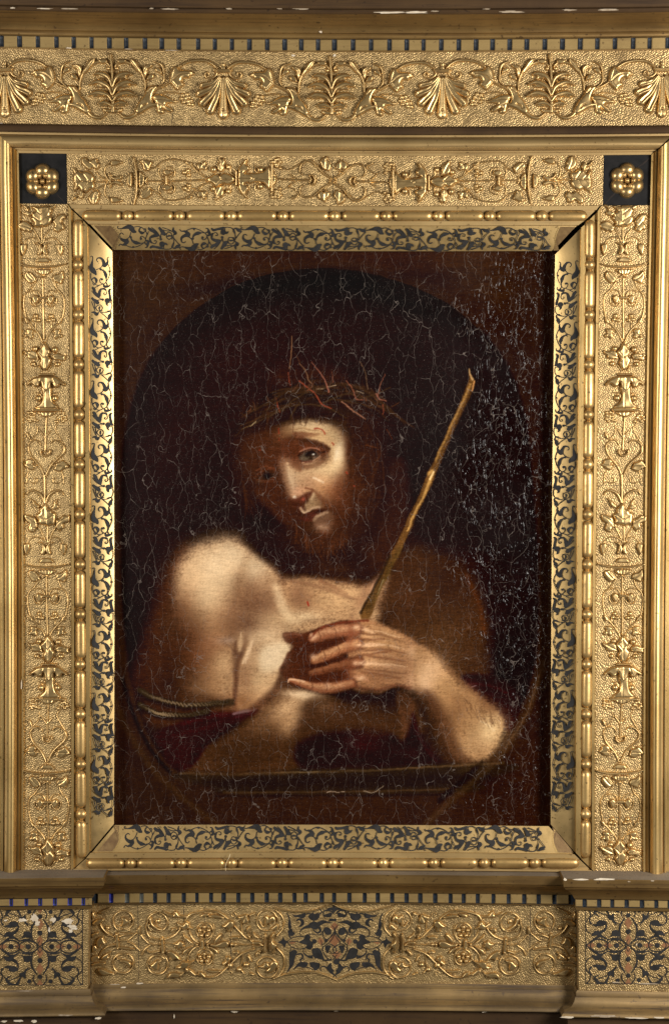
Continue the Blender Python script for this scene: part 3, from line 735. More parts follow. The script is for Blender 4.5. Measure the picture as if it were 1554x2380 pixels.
PAL_C = [('palmette_lobe', P_('palmette_lobe').st([(1310,330),(1310,480),(1310,675)], (26,60,92), 8).el(1310,680,54,38,0,7).gr([(1310,340),(1310,640)], 22, 2.2).gr([(1310,640),(1310,690)], 44, 2.5).mesh(M_relief)),
         ('tie_bar', P_('tie_bar').st([(1228,245),(1392,245)], 20, 6).st([(1240,266),(1380,266)], 18, 6).pg([(1290,235),(1295,205),(1288,185),(1310,172),(1332,185),(1325,205),(1330,235)], 16, 5).mesh(M_relief))]
PAL_H = [('palmette_lobe', lobe((1330,330), (1375,500), (1440,640), 80).mesh(M_relief)), ('palmette_lobe', lobe((1336,325), (1420,470), (1515,565), 76).mesh(M_relief)),
         ('palmette_lobe', lobe((1342,320), (1430,425), (1545,478), 68).mesh(M_relief)), ('palmette_lobe', lobe((1345,310), (1420,372), (1515,398), 54).mesh(M_relief)),
         ('scroll', P_('scroll').st([(1372,262),(1385,300),(1430,325),(1475,318),(1492,285),(1470,265),(1448,280),(1455,296)], (18,20,20,18,16,14,12,10)).mesh(M_relief))]
for cx in (262, 770, 1279.5):
    cy = 107.9+470/4.322-(2.5 if cx > 1000 else 3 if cx < 400 else 0)+(2 if 500 < cx < 1000 else 0)
    for nm, me in CENTRE: inst(me, nm, frieze, cx-1, cy, 24.2)
    for fl in (False, True):
        for nm, me in HALF: inst(me, nm, frieze, cx-1 if not fl else cx+1, cy, 24.2, 0, fl)
for cx in (12, 519, 1027, 1537):
    cy = 107.9+470/4.322-(3 if cx > 1400 or cx < 100 else 0)
    for nm, me in PAL_C: inst(me, nm, frieze, cx, cy, 24.4)
    for fl in (False, True):
        for nm, me in PAL_H: inst(me, nm, frieze, cx, cy, 24.4, 0, fl)

# ---------------------------------------------------------------- predella: ledge, fluted band, carved panel, base (middle length, then the two pier blocks)
mid0, mid1 = FX(150), FX(1400)
hmould('ledge_top', [(2033.2, 41), (2023.5, -3)], mid0, mid1, M_dust)
ledge = hmould('ledge', [(2075.8, 9), (2075, 15)] + bez((2074.5, 15.5), (2066, 17), (2058.5, 36), 6) + [(2057.5, 39), (2055.5, 40), (2054.5, 38), (2053, 41.5), (2035, 42.5), (2033, 41)], mid0, mid1, M_toned)
band = hmould('flute_backing', [(2098.5, 9), (2075.2, 9)], mid0, mid1, M_flute)
hmould('panel_fillet', [(2100.8, 2), (2100.4, 12), (2098.2, 12.5), (2098, 9)], mid0, mid1, M_toned)
centre = panel('predella_panel', mid0, mid1, FZ(2285, 2), FZ(2100.4, 2), 2, M_ground, 20)
ovolo = bez((2297, 14), (2318, 17), (2330, 36), 6)+bez((2330, 36), (2337, 47), (2346, 50), 5)
hmould('base_moulding', ([(2284.5, 1.5), (2285, 9), (2290, 10.5), (2295.5, 10.5), (2296.5, 14)]+ovolo+[(2348, 50), (2349.5, 36)])[::-1], mid0, mid1, M_base)
hmould('plinth', [(2430, 33), (2349.5, 36)], mid0, mid1, M_brown)

def pier(sideL):
    pxm = 100. if sideL else 100.
    xc_ref = FX(206 if sideL else 1343.5, 54, 2200)
    def corner(d): return xc_ref+((d-54) if sideL else -(d-54))
    def hm(name, prof, mat):
        if sideL: return hmould(name, prof, XL, corner, mat, None, pxm, 12, 38, 'right')
        return hmould(name, prof, corner, XR, mat, None, pxm, 12, 38, 'left')
    hm('ledge_top', [(2041.2, 91), (2020, -3)], M_dust)
    lg = hm('ledge', [(2088, 58), (2087, 65)]+bez((2086.5, 65.5), (2077, 67), (2066.5, 85), 6)+[(2065.5, 88), (2063.5, 89), (2062, 87), (2060, 91.5), (2043.5, 93), (2041, 91)], M_toned)
    hm('flute_backing', [(2106.5, 58), (2087.5, 58)], M_flute)
    hm('panel_fillet', [(2114, 54), (2113.5, 60.5), (2107, 62), (2106.3, 58)], M_toned)
    pn = hm('inlaid_panel', [(2300, 54), (2113, 54)], M_ground)
    ov = bez((2316, 63), (2336, 66), (2346, 84), 6)+bez((2346, 84), (2353, 95), (2361, 97.5), 5)
    hm('base_moulding', ([(2299.5, 53.5), (2300, 58), (2304, 60.5), (2314, 60.5), (2315.5, 63)]+ov+[(2363, 97), (2364.5, 82)])[::-1], M_base)
    hm('plinth', [(2440, 80), (2364.5, 82)], M_brown)
    return lg, pn, corner
lgL, pnL, cornL = pier(True); lgR, pnR, cornR = pier(False)
mc = [258.7, 295.7]+[287.6+z/4.322 for z in (180,315,453,603,735,877,1002,1150,1290)]+[611.2+z/4.322 for z in (37,172,315,428,588,712,865,1018,1150,1293,1438)]+[976,1011,1046,1077,1109,1145.5,1181.5,1217.5,1250.5,1287.8]
mm = [M_blue]+[M_flute_grey if k in (0, 1) else M_flute for k in range(len(mc)-1)]
fluted(mc, FZ(2097.5, 14), FZ(2076.2, 14), 2087, 14.5, mm, ledge, (FX(228, 14), FX(1325, 14)), 8.5)
lc = [-8, 26.6, 61.3, 93.7, 128, 163, 194]
fluted(lc, FZ(2105.8, 62, 100), FZ(2089, 62, 100), 2097, 62.5, [M_blue]*7, lgL, (-840, cornL(62)), 8.5)
rc = [1035.5+z/3 for z in (967,1068,1158,1258,1365,1465,1560)]
fluted(rc, FZ(2105.8, 62, 100), FZ(2089, 62, 100), 2094, 62.5, [M_flute]*7, lgR, (cornR(62), 840), 8.5)

# carved scrolls of the predella: drawn for the left half, mirrored to the right
AX = 775.5
def K(name, zo=3): # zooms measured from picture x = 287.6 (3) or 0 (1), y = 2071
    ox = (AX-287.6)*4.322 if zo == 3 else AX*4.322
    return Rel(name, 4.322, ox, 550, 1.0, .82)
def ring(name, cx, cy, r, w, zo=3, a0=0, turns=1.0, r2=None):
    return K(name, zo).st([(cx+(r+((r2 or r)-r)*t)*math.cos(math.radians(a0)+2*math.pi*turns*t), cy+(r+((r2 or r)-r)*t)*math.sin(math.radians(a0)+2*math.pi*turns*t)) for t in np.linspace(0, 1, 17)], w, None, 2)
def half_predella():
    o = []
    # outermost pair of rings (zoom 1)
    o.append(ring('ring', 1220, 300, 112, 24, 1, 60, 1.15, 92)); o.append(K('leaf', 1).pg([(1145,350),(1190,340),(1205,300),(1195,260),(1240,262),(1270,285),(1298,280),(1280,320),(1225,345),(1190,358)], 30, 6))
    o.append(ring('ring', 1210, 735, 112, 24, 1, -60, 1.0, 96)); o.append(K('leaf', 1).pg([(1140,670),(1190,690),(1240,695),(1290,720),(1300,760),(1270,780),(1245,745),(1210,722),(1165,695)], 28, 6))
    o.append(K('tie_bar', 1).st([(1150,435),(1160,575)], 44, 6).gr([(1150,445),(1160,570)], 10, 1.5))
    o.append(K('scroll', 1).st([(985,335),(1010,380),(1060,430),(1120,462)], (14,26,30,22))); o.append(K('scroll', 1).st([(1180,460),(1240,440),(1315,432)], (26,26,6)))
    o.append(K('scroll', 1).st([(1180,500),(1260,495),(1320,450),(1370,410)], (16,20,18,14))); o.append(K('bud', 1).pg([(1358,425),(1355,390),(1382,350),(1392,395),(1385,430)], 18, 5.5))
    o.append(K('scroll', 1).st([(1145,545),(1060,560),(1000,610),(960,690)], (22,26,26,18))); o.append(K('scroll', 1).st([(1170,570),(1250,580),(1335,590)], (26,36,10)))
    o.append(K('scroll', 1).st([(1262,515),(1320,545),(1385,605)], (14,22,16))); o.append(K('leaf', 1).pg([(985,690),(1010,650),(1050,625),(1095,610),(1070,650),(1080,680),(1035,695)], 28, 6))
    o.append(K('leaf', 1).pg([(945,560),(940,500),(965,465),(1010,458),(1030,500),(1050,525),(1000,540),(985,570)], 30, 6.5)); o.append(K('leaf', 1).pg([(900,560),(930,540),(955,575),(940,610),(900,620)], 22, 6))
    o.append(K('leaf', 1).pg([(900,320),(940,280),(1000,270),(1030,285),(1000,310),(965,340),(920,345)], 26, 6.5)); o.append(K('leaf', 1).pg([(890,740),(940,720),(1030,725),(1020,745),(950,755),(900,760)], 18, 6))
    o.append(K('leaf', 1).pg([(950,790),(1000,785),(1060,810),(1140,845),(1080,850),(1010,860),(970,830)], 28, 6.5)); o.append(K('leaf', 1).pg([(960,210),(1010,180),(1060,160),(1100,155),(1060,190),(1010,225)], 22, 6))
    o.append(K('bud', 1).el(1060,368,26,20,30,5)); o.append(K('leaf', 1).pg([(895,240),(905,200),(925,215),(935,260),(910,285)], 16, 6)); o.append(K('leaf', 1).pg([(895,430),(950,410),(965,430),(930,460),(900,470)], 18, 6)); o.append(K('leaf', 1).pg([(893,660),(960,650),(980,680),(920,710),(893,712)], 20, 6))
    # second pair of rings
    o.append(ring('ring', 325, 315, 108, 25, 3, 130, 1.1, 88)); o.append(K('leaf').pg([(232,270),(262,255),(275,310),(310,345),(350,372),(388,388),(330,390),(270,362),(240,320)], 28, 7).el(325,300,24,26,0,4))
    o.append(ring('ring', 318, 745, 110, 25, 3, -40, 1.0, 92)); o.append(K('leaf').pg([(245,750),(262,735),(300,700),(350,695),(372,700),(335,730),(330,800),(290,800),(258,780)], 34, 7))
    o.append(K('tie_bar').st([(366,478),(376,620)], 44, 6.5).gr([(366,490),(376,610)], 10, 1.5))
    o.append(K('scroll').st([(225,300),(205,370),(230,450),(290,485),(350,495)], (18,24,28,26,22))); o.append(K('scroll').st([(395,488),(470,460),(520,420),(555,370)], (22,28,26,20))); o.append(K('leaf').pg([(455,410),(470,372),(520,368),(525,385),(490,400),(470,420)], 18, 5.5))
    o.append(K('scroll').st([(150,440),(190,490),(250,540),(345,540)], (14,20,22,20))); o.append(K('scroll').st([(250,545),(190,590),(160,650)], (18,22,18))); o.append(K('scroll').st([(215,605),(260,628),(345,605)], (10,30,22)))
    o.append(K('scroll').st([(400,530),(440,532),(480,530)], (14,14,10))); o.append(K('leaf').pg([(480,528),(520,515),(540,488),(560,500),(592,515),(588,545),(600,560),(560,575),(545,600),(515,580),(508,552)], 36, 6.5))
    o.append(K('leaf').pg([(418,620),(440,600),(480,610),(530,650),(560,700),(520,690),(490,690),(470,705),(440,690),(455,672)], 26, 6.5)); 
    # acanthus knots
    o.append(K('acanthus').pg([(510,310),(545,322),(580,325),(610,290),(645,320),(650,350),(690,375),(640,372),(612,385),(570,382),(552,350)], 34, 8)); o.append(K('acanthus').pg([(505,770),(545,750),(560,712),(600,705),(640,712),(700,700),(660,735),(630,770),(590,790),(550,788)], 34, 8))
    o.append(K('leaf').pg([(372,190),(420,210),(480,225),(490,195),(515,192),(548,232),(600,240),(640,250),(580,262),(500,260),(430,240)], 28, 7)); o.append(K('leaf').pg([(415,888),(440,830),(500,820),(560,835),(600,820),(560,858),(530,885),(470,880)], 30, 7))
    o.append(K('scroll').st([(610,290),(650,235),(740,205),(830,190),(920,200),(990,240),(1040,275)], (30,34,26,22,24,36,10))); o.append(K('leaf').pg([(750,255),(770,222),(820,215),(850,225),(810,250)], 20, 5.5)); o.append(K('leaf').pg([(835,250),(880,225),(960,235),(1010,265),(940,268)], 22, 6))
    o.append(K('scroll').st([(610,790),(660,830),(740,850),(830,880),(920,860),(1000,800),(1060,740),(1120,680),(1180,630),(1300,585)], (40,38,30,22,20,22,22,20,24,22))); o.append(K('leaf').pg([(725,820),(770,818),(805,850),(812,880),(760,862)], 22, 6.5)); o.append(K('leaf').pg([(820,795),(900,800),(970,805),(930,830),(860,828)], 20, 5.5)); o.append(K('leaf').pg([(612,800),(650,790),(690,820),(720,855),(650,845)], 22, 6.5))
    # flower rings
    for cy, ex in ((400, 0), (670, 0)):
        c = ring('ring', 800, cy, 84, 17, 3, 100); o.append(c)
        fl = K('flower')
        for k in range(5): fl.el(795+48*math.sin(2*math.pi*k/5), cy-(48 if cy < 500 else 40)*math.cos(2*math.pi*k/5)+4, 24, 23, 0, 6)
        fl.el(797, cy+6, 15, 15, 0, 4); o.append(fl)
    o.append(K('stem').st([(640,370),(650,430),(690,490),(740,525)], (14,20,22,18))); o.append(K('stem').st([(620,720),(640,640),(690,580),(735,560)], (14,20,22,18))); o.append(K('stem').st([(885,330),(895,400),(860,480),(820,520)], (12,16,18,14))); o.append(K('stem').st([(835,560),(880,620),(882,700),(880,750)], (14,18,16,6)))
    o.append(K('tie_bar').st([(772,500),(778,572)], 46, 7).gr([(768,505),(770,568)], 8, 1.5)); o.append(K('bud').el(720,540,14,16,0,4.5).el(830,540,14,16,0,4.5))
    o.append(K('leaf').pg([(578,410),(600,450),(640,480),(690,530),(640,515),(600,500),(585,460)], 20, 6)); o.append(K('leaf').pg([(565,640),(590,590),(650,560),(690,550),(640,590),(610,630),(580,640)], 22, 6))
    o.append(K('leaf').pg([(850,530),(920,525),(980,500),(1030,500),(1048,535),(1010,570),(940,572),(880,560)], 26, 6.5)); o.append(K('leaf').pg([(965,420),(970,460),(930,510),(895,515),(910,470)], 20, 6)); o.append(K('leaf').pg([(850,560),(900,570),(935,600),(940,630),(905,620)], 20, 6))
    # sprays towards the cartouche
    o.append(K('stem').st([(1290,495),(1220,470),(1160,410),(1100,350)], (24,24,24,18))); o.append(K('stem').st([(1185,430),(1170,370),(1175,310)], (16,18,14)))
    o.append(K('leaf').pg([(970,350),(1010,320),(1050,285),(1095,300),(1095,350),(1072,370),(1070,402),(1025,408),(1030,375),(1000,365)], 34, 7)); o.append(K('leaf').pg([(1130,255),(1160,240),(1225,222),(1240,260),(1248,300),(1210,330),(1170,310),(1160,280)], 32, 6.5).gr([(1180,310),(1210,250)], 18, 1.8))
    o.append(K('leaf').pg([(1225,390),(1240,350),(1262,352),(1255,400),(1240,430)], 18, 6)); o.append(K('leaf').pg([(1240,440),(1265,450),(1270,490),(1300,510),(1260,500)], 16, 5)); o.append(K('leaf').pg([(1290,405),(1310,430),(1345,455),(1355,480),(1310,470),(1292,440)], 18, 5.5)); o.append(K('leaf').pg([(1055,465),(1100,448),(1160,455),(1130,485),(1090,488)], 18, 6))
    o.append(K('tendril').st([(1120,240),(1105,215),(1075,220),(1075,245),(1095,250)], (12,10,9,8,7))); o.append(K('leaf').pg([(1248,232),(1280,215),(1310,205),(1300,235),(1265,245)], 14, 5.5))
    o.append(K('stem').st([(1070,540),(1150,540),(1220,543),(1290,545)], (22,20,14,10)).el(1110,540,16,20,0,5).el(1070,540,12,24,0,5))
    o.append(K('leaf').pg([(1080,615),(1120,600),(1150,620),(1130,635),(1095,632)], 16, 5.5)); o.append(K('leaf').pg([(1232,650),(1255,655),(1280,715),(1250,700)], 14, 5)); o.append(K('leaf').pg([(1312,650),(1330,610),(1375,595),(1350,630),(1330,660)], 18, 5.5))
    o.append(K('leaf').pg([(972,730),(1010,700),(1008,665),(1030,655),(1065,670),(1060,700),(1020,740),(990,755)], 30, 6.5)); o.append(K('bud').el(1055,752,32,34,0,7)); o.append(K('stem').st([(1180,640),(1175,720),(1160,770)], (14,16,14))); o.append(K('bud').el(1150,795,28,28,0,6).el(1220,745,30,26,0,5.5).st([(1165,800),(1205,840)], (26,6)))
    o.append(K('leaf').pg([(1250,840),(1270,825),(1315,855),(1280,852)], 12, 5)); o.append(K('tendril').st([(1045,825),(1060,815),(1080,832),(1065,850)], 10))
    o.append(K('stem').st([(1296,520),(1350,520),(1390,545)], (44,30,20))); o.append(K('stem').st([(1296,565),(1340,555),(1385,545)], (30,24,16)))
    o.append(K('leaf').pg([(1408,425),(1425,440),(1420,520),(1425,590),(1410,625),(1395,590),(1400,500)], 18, 7)); o.append(K('leaf').pg([(1500,405),(1510,430),(1490,470),(1500,510),(1535,530),(1530,560),(1505,580),(1508,625),(1492,632),(1470,580),(1465,520),(1468,450)], 28, 8))
    # large roundels of the cartouche
    o.append(ring('ring', 1432, 290, 112, 20, 3, -20, 1.0, 104)); o.append(ring('ring', 1432, 778, 112, 20, 3, 200, 1.0, 104))
    o.append(K('leaf').pg([(1352,285),(1375,320),(1400,345),(1410,300),(1405,250),(1425,232),(1455,255),(1480,235),(1500,240),(1520,270),(1515,300),(1480,300),(1460,330),(1440,320),(1420,355),(1380,350)], 28, 6).gr([(1440,250),(1445,310)], 8, 1)); o.append(K('leaf').pg([(1460,372),(1490,350),(1530,320),(1548,350),(1535,385),(1500,385)], 22, 6))
    o.append(K('leaf').pg([(1340,765),(1390,745),(1400,720),(1440,722),(1460,760),(1430,782),(1400,778)], 26, 5.5)); o.append(K('leaf').pg([(1460,730),(1500,700),(1540,720),(1548,760),(1520,785),(1490,820),(1440,830),(1420,800),(1450,770)], 34, 5.5))
    o.append(K('scroll').st([(1515,180),(1575,235),(1605,310),(1590,380),(1530,450)], (16,22,24,24,18))); o.append(K('scroll').st([(1530,575),(1590,640),(1612,720),(1595,800),(1540,870),(1498,895)], (16,22,24,24,22,14)))
    return o
PRE = [(r.name, r.mesh(M_relief)) for r in half_predella()]
for nm, me in PRE:
    for fl in (False, True):
        inst(me, nm, centre, AX, 2071+550/4.322-(1.5 if fl else 0), 2.2, 0, fl)
# cartouche: curved raised borders above and below, black inlay within (picture zoom from x = 611.2, y = 2071)
def C2(name): return Rel(name, 4.322, 710, 550, 1.1)
for r in (C2('cartouche_edge').st([(110,160),(200,185),(330,200),(480,190),(620,150),(705,122)], (12,14,14,14,14,10), 3.2), C2('cartouche_edge').st([(705,122),(800,165),(930,192),(1080,192),(1200,165),(1340,128)], (10,14,14,14,14,12), 3.2),
          C2('cartouche_edge').st([(95,890),(200,850),(350,828),(500,822),(620,850),(742,900)], (14,18,18,18,16,12), 3.6), C2('cartouche_edge').st([(742,900),(850,855),(960,830),(1100,820),(1220,838),(1360,880)], (12,16,18,18,18,14), 3.6)):
    inst(r.mesh(M_relief), 'cartouche_edge', centre, AX, 2071+550/4.322, 2.2)
ink = Ink(); bole = Ink()
def cpts(pts, mx=False, my=False):
    return [((1440-x if mx else x), (1005-y if my else y)) for x, y in pts]
def zmap(x0, y0, sc, d):
    def m(x, y, h):
        X, Z = F(x0+x/sc, y0+y/sc, d); return np.stack([X, Z, d+h*.9], 1)
    return m
for mx in (False, True):
    R_ = lambda pts, w: ink.rib(cpts(pts, mx), w, 5)
    Fi = lambda pts: ink.fill(cpts(pts, mx))
    Fi([(235,218),(262,250),(280,320),(282,370),(262,385),(250,330),(258,280)]); Fi([(262,390),(290,380),(300,410),(320,420),(300,450),(270,445),(250,420)]); R_([(250,400),(262,450),(275,470)], 8)
    Fi([(275,210),(310,240),(380,232),(420,218),(425,255),(390,275),(350,262),(310,255)]); R_([(400,250),(450,225),(495,235)], (10,12,10)); Fi([(455,250),(490,220),(520,228),(560,220),(565,262),(540,290),(500,295),(470,280)])
    R_([(560,235),(590,210),(565,188),(520,198),(498,220)], (14,12,10,8,8)); R_([(335,300),(362,282),(392,300),(395,330),(360,360)], (10,18,34,34,4))
    R_([(508,290),(506,320)], 10); Fi([(460,330),(500,308),(545,315),(560,350),(540,385),(500,380),(470,360)]); R_([(375,445),(375,400),(420,365),(480,350)], (6,8,22,40)); R_([(545,340),(600,310),(650,312),(690,318)], (46,40,14,6)); R_([(560,360),(575,400),(545,420),(500,385)], (26,22,16,10))
    Fi([(612,390),(625,362),(660,370),(685,400),(680,435),(640,440),(618,420)]); R_([(600,440),(605,400),(625,368)], (8,10,14)); R_([(600,440),(620,480),(655,478),(690,450),(714,410),(712,370),(690,345)], (8,9,9,9,9,8,6))
    R_([(575,445),(600,400),(600,440)], 7); R_([(375,445),(420,458),(480,430),(540,440),(600,430)], (6,7,9,8,7))
    Fi([(360,512),(410,480),(420,450),(450,432),(478,460),(470,490),(500,520),(500,560),(470,588),(430,575),(410,580),(440,545),(400,530)]); ink.dot(*cpts([(515,505)], mx)[0], 24)
    R_([(240,510),(290,470),(360,455),(420,462)], (6,8,8,8)); R_([(240,510),(290,560),(360,582),(420,570)], (6,8,8,8)); R_([(240,512),(330,505),(370,512)], (8,8,8))
    Fi([(150,515),(190,490),(202,455),(215,490),(250,505),(230,530),(215,570),(195,535)]); R_([(280,470),(265,440)], 6); R_([(285,565),(268,620),(270,650)], 7)
    Fi([(285,600),(320,590),(345,610),(330,640),(315,690),(310,730),(275,780),(235,822),(262,760),(262,700),(265,640)]); R_([(325,640),(380,630),(400,660),(370,700)], (10,16,18,8)); R_([(415,690),(395,675),(372,690),(385,715)], (8,8,10,12))
    Fi([(305,792),(330,750),(370,715),(440,715),(445,745),(410,770),(370,758),(335,768)]); Fi([(468,720),(500,712),(565,725),(565,770),(520,800),(500,775),(480,760)]); R_([(410,760),(460,770),(500,790)], 8)
    R_([(405,575),(408,620),(450,655),(500,660)], (6,10,20,40)); Fi([(490,590),(530,570),(570,580),(600,640),(610,690),(560,680),(520,672),(500,640)]); R_([(590,580),(620,640),(660,690),(690,690)], (6,10,10,14)); R_([(600,690),(650,695),(690,675)], (20,14,6)); R_([(580,490),(600,570),(590,600)], 6)
    Fi([(622,570),(640,545),(680,550),(665,590),(645,625)]); R_([(590,575),(650,530),(700,545),(735,580),(720,620),(690,625),(670,600)], (7,8,9,9,8,7,6))
    R_([(585,805),(575,775),(600,755),(640,770),(680,810),(715,840),(742,868)], (8,8,10,18,30,9,6)); Fi([(640,765),(680,720),(690,770),(712,800),(690,815),(660,790)])
    R_([(625,262),(605,235),(615,200),(650,192),(690,205),(710,230)], (9,10,14,18,12,8)); Fi([(610,240),(650,225),(690,215),(685,255),(640,262)])
    R_([(714,410),(660,480),(600,540)], 7); R_([(714,410),(740,470),(780,520)], 7)
    R_([(700,640),(742,690)], 7)
    bole.fill(cpts([(545,505),(575,465),(612,500),(580,545)], mx), False); bole.fill(cpts([(258,515),(288,500),(330,515),(292,535)], mx), False)
ink.fill([(665,300),(735,300),(735,275),(665,275)], False); ink.fill([(640,185),(665,165),(700,160),(705,118),(720,160),(755,165),(790,185),(740,190),(715,215),(690,190)])
ink.dot(735, 708, 30); ink.dot(632, 498, 16); ink.dot(815, 495, 14)
bole.fill([(672,360),(715,310),(760,350),(716,402)], False); bole.fill([(690,640),(735,600),(790,635),(740,682)], False); bole.fill([(655,500),(714,430),(775,490),(720,560)], False)
ink.object('cartouche_inlay', zmap(611.2, 2071, 4.322, 2), M_ink, centre)
bole.object('cartouche_lozenge', zmap(611.2, 2071, 4.322, 2), M_bole, centre)

# inlay of the two pier panels: interlaced lenses, lozenges and leaves about a centre, drawn in quarters
def pier_inlay(parent, cx, cy, damaged):
    ink = Ink(); bole = Ink()
    def eye(x, y, rx, ry):
        t = np.linspace(0, math.pi, 9)
        ink.rib([(x-rx*math.cos(a), y-ry*math.sin(a)) for a in t], [7, 12, 16, 12, 7], 2); ink.rib([(x-rx*math.cos(a), y+ry*math.sin(a)) for a in t], [7, 12, 16, 12, 7], 2)
    for sx in (1, -1):
        for sy in (1, -1):
            q = lambda pts: [(sx*x, sy*y) for x, y in pts]
            R_ = lambda pts, w: ink.rib(q(pts), w, 5)
            Fi = lambda pts: ink.fill(q(pts))
            # crossing bands of the central knot
            R_([(0,-65),(30,-30),(90,-80),(135,-72)], (6,7,9,8)); R_([(0,5),(40,-35),(75,-70),(90,-150),(80,-210),(30,-290)], (6,7,8,18,20,8))
            R_([(0,0),(50,45)], 6); R_([(215,-60),(150,-72),(90,-68)], (8,18,8)); R_([(215,-60),(225,-10),(265,0)], (6,6,6)); R_([(215,-62),(285,-95),(360,-60),(430,0)], (8,26,18,6))
            R_([(55,-5),(90,30),(140,62),(215,60)], (6,6,8,8))
            # bell-shaped leaf with an eye beside the knot
            Fi([(85,-95),(105,-150),(130,-160),(165,-150),(172,-110),(205,-80),(160,-95),(120,-92)])
            # comma leaves over the second lens
            Fi([(260,-90),(285,-130),(300,-150),(345,-150),(370,-120),(375,-95),(330,-105),(300,-90)]); R_([(290,-130),(240,-165),(225,-210),(240,-250)], (36,24,14,6))
            R_([(365,-110),(425,-150),(440,-220),(420,-270),(380,-300)], (8,8,9,8,6))
            R_([(430,-5),(440,60)], 6)
            # corner leaves
            R_([(80,-215),(130,-240),(200,-300),(270,-330),(350,-360)], (6,8,9,10,8)); Fi([(225,-240),(260,-260),(310,-255),(330,-225),(375,-215),(330,-195),(290,-200),(250,-205)]); R_([(380,-220),(400,-260),(390,-330),(430,-400)], (20,12,9,9))
            R_([(120,-210),(150,-250),(165,-290),(150,-330)], (6,18,40,10)); Fi([(160,-300),(195,-310),(215,-290),(190,-265),(165,-270)]); R_([(190,-300),(215,-350),(240,-400)], (9,18,34)); ink.dot(sx*110, sy*-360, 22)
            R_([(240,-400),(300,-380),(350,-330),(400,-280)], (30,14,9,7)); R_([(30,-400),(70,-340),(60,-290)], (10,12,8)); R_([(300,-400),(350,-340),(300,-300)], (24,20,8))
            bole.fill(q([(0,-400),(35,-400),(0,-340)]), False)
        ink.dot(sx*120, 0, 27); ink.dot(sx*300, 0, 27); eye(sx*120, 0, 95, 62); eye(sx*300, 0, 92, 66)
        bole.fill([(sx*155,0),(sx*215,-34),(sx*262,0),(sx*215,34)], False); bole.fill([(sx*335,0),(sx*385,-32),(sx*430,0),(sx*385,32)], False)
    for sy in (1, -1):
        ink.dot(0, sy*142, 27); bole.fill([(-34, sy*66), (0, sy*4), (34, sy*66), (0, sy*118)], False); bole.fill([(-40, sy*232), (0, sy*168), (40, sy*232), (0, sy*292)], False); ink.dot(0, sy*312, 24)
    sc = 4.322
    d = 54.2
    for nm, k, mt in (('inlay', ink, M_ink), ('lozenge', bole, M_bole)):
        # keep the pattern inside the panel
        k.V = [(min(max(x, -445), 445), min(max(y, -395), 395), h) for x, y, h in k.V]
        k.object(nm, zmap(cx, cy, sc*1.03, d), mt, parent)
    fr = Ink(); 
    for a, b in (((-440,-398),(440,-398)), ((-440,398),(440,398)), ((440,-398),(440,398)), ((-440,-398),(-440,398))): fr.rib([a, b], 7)
    fr.object('inlay_line', zmap(cx, cy, sc*1.03, d), M_ink, parent)
pier_inlay(pnL, 93.5, 2200, True); pier_inlay(pnR, 1458.7, 2197, False)

# ---------------------------------------------------------------- losses: flakes of bare gesso, cracks
def flake(parent, px, py, d, pts, mat=None, name='gesso_loss', sc=1.0, th=.9):
    X, Z = F(px, py, d); X = float(X); Z = float(Z)
    P = [(X+x*sc, Z-y*sc) for x, y in pts]; n = len(P)
    V = [(x, z, d) for x, z in P]+[(x*.94+X*.06, z*.94+Z*.06, d+th) for x, z in P]
    Fc = [tuple(range(n, 2*n))]+[(i, (i+1) % n, n+(i+1) % n, n+i) for i in range(n)]
    a = sum(P[i][0]*P[(i+1) % n][1]-P[(i+1) % n][0]*P[i][1] for i in range(n))
    if a < 0: Fc = [f[::-1] for f in Fc]
    part(name, np.array(V), Fc, mat or M_gesso, parent, False)
rf = random.Random(21)
def rag(w, h, n=14):
    out = []
    for k in range(n):
        a = 2*math.pi*k/n; r = rf.uniform(.55, 1.1); out.append((w/2*math.cos(a)*r, h/2*math.sin(a)*r))
    return out
for x, y, w, h, a in ((53,2138,30,11,0),(80,2134,22,26,0),(88,2146,14,16,0),(124,2138,18,16,.3),(158,2142,34,17,0),(168,2153,26,12,0),(115,2161,7,14,0),(165,2164,12,12,0),(14,2139,12,6,0),(172,2158,20,8,0)):
    flake(pnL, x, y, 54.9, rag(w*.9, h*.85, 18))
for x, y, w, h, d, p in ((30,18.5,12,3.4,118.5,None),(105,20,44,3,113,None),(160,20.5,44,3,113,None),(352,19.5,10,4,114,None),(395,21,44,4,113,None),(532,20.5,18,4,113,None),(650,20,14,5,114,None),(700,20.5,42,4,113,None),
        (905,29,85,5.5,110.5,None),(965,28.5,70,5.5,110.5,None),(1190,27.5,60,5,110.5,None),(1010,26,20,3,111,None),(1322,23.5,36,5,111.5,None),(1410,23,52,5,111.5,None),(1130,21,20,3,113,None)):
    flake(cornice, x, y, d, rag(w, h, 18), None if w > 62 or x in (30, 105) else M_gesso_dull)
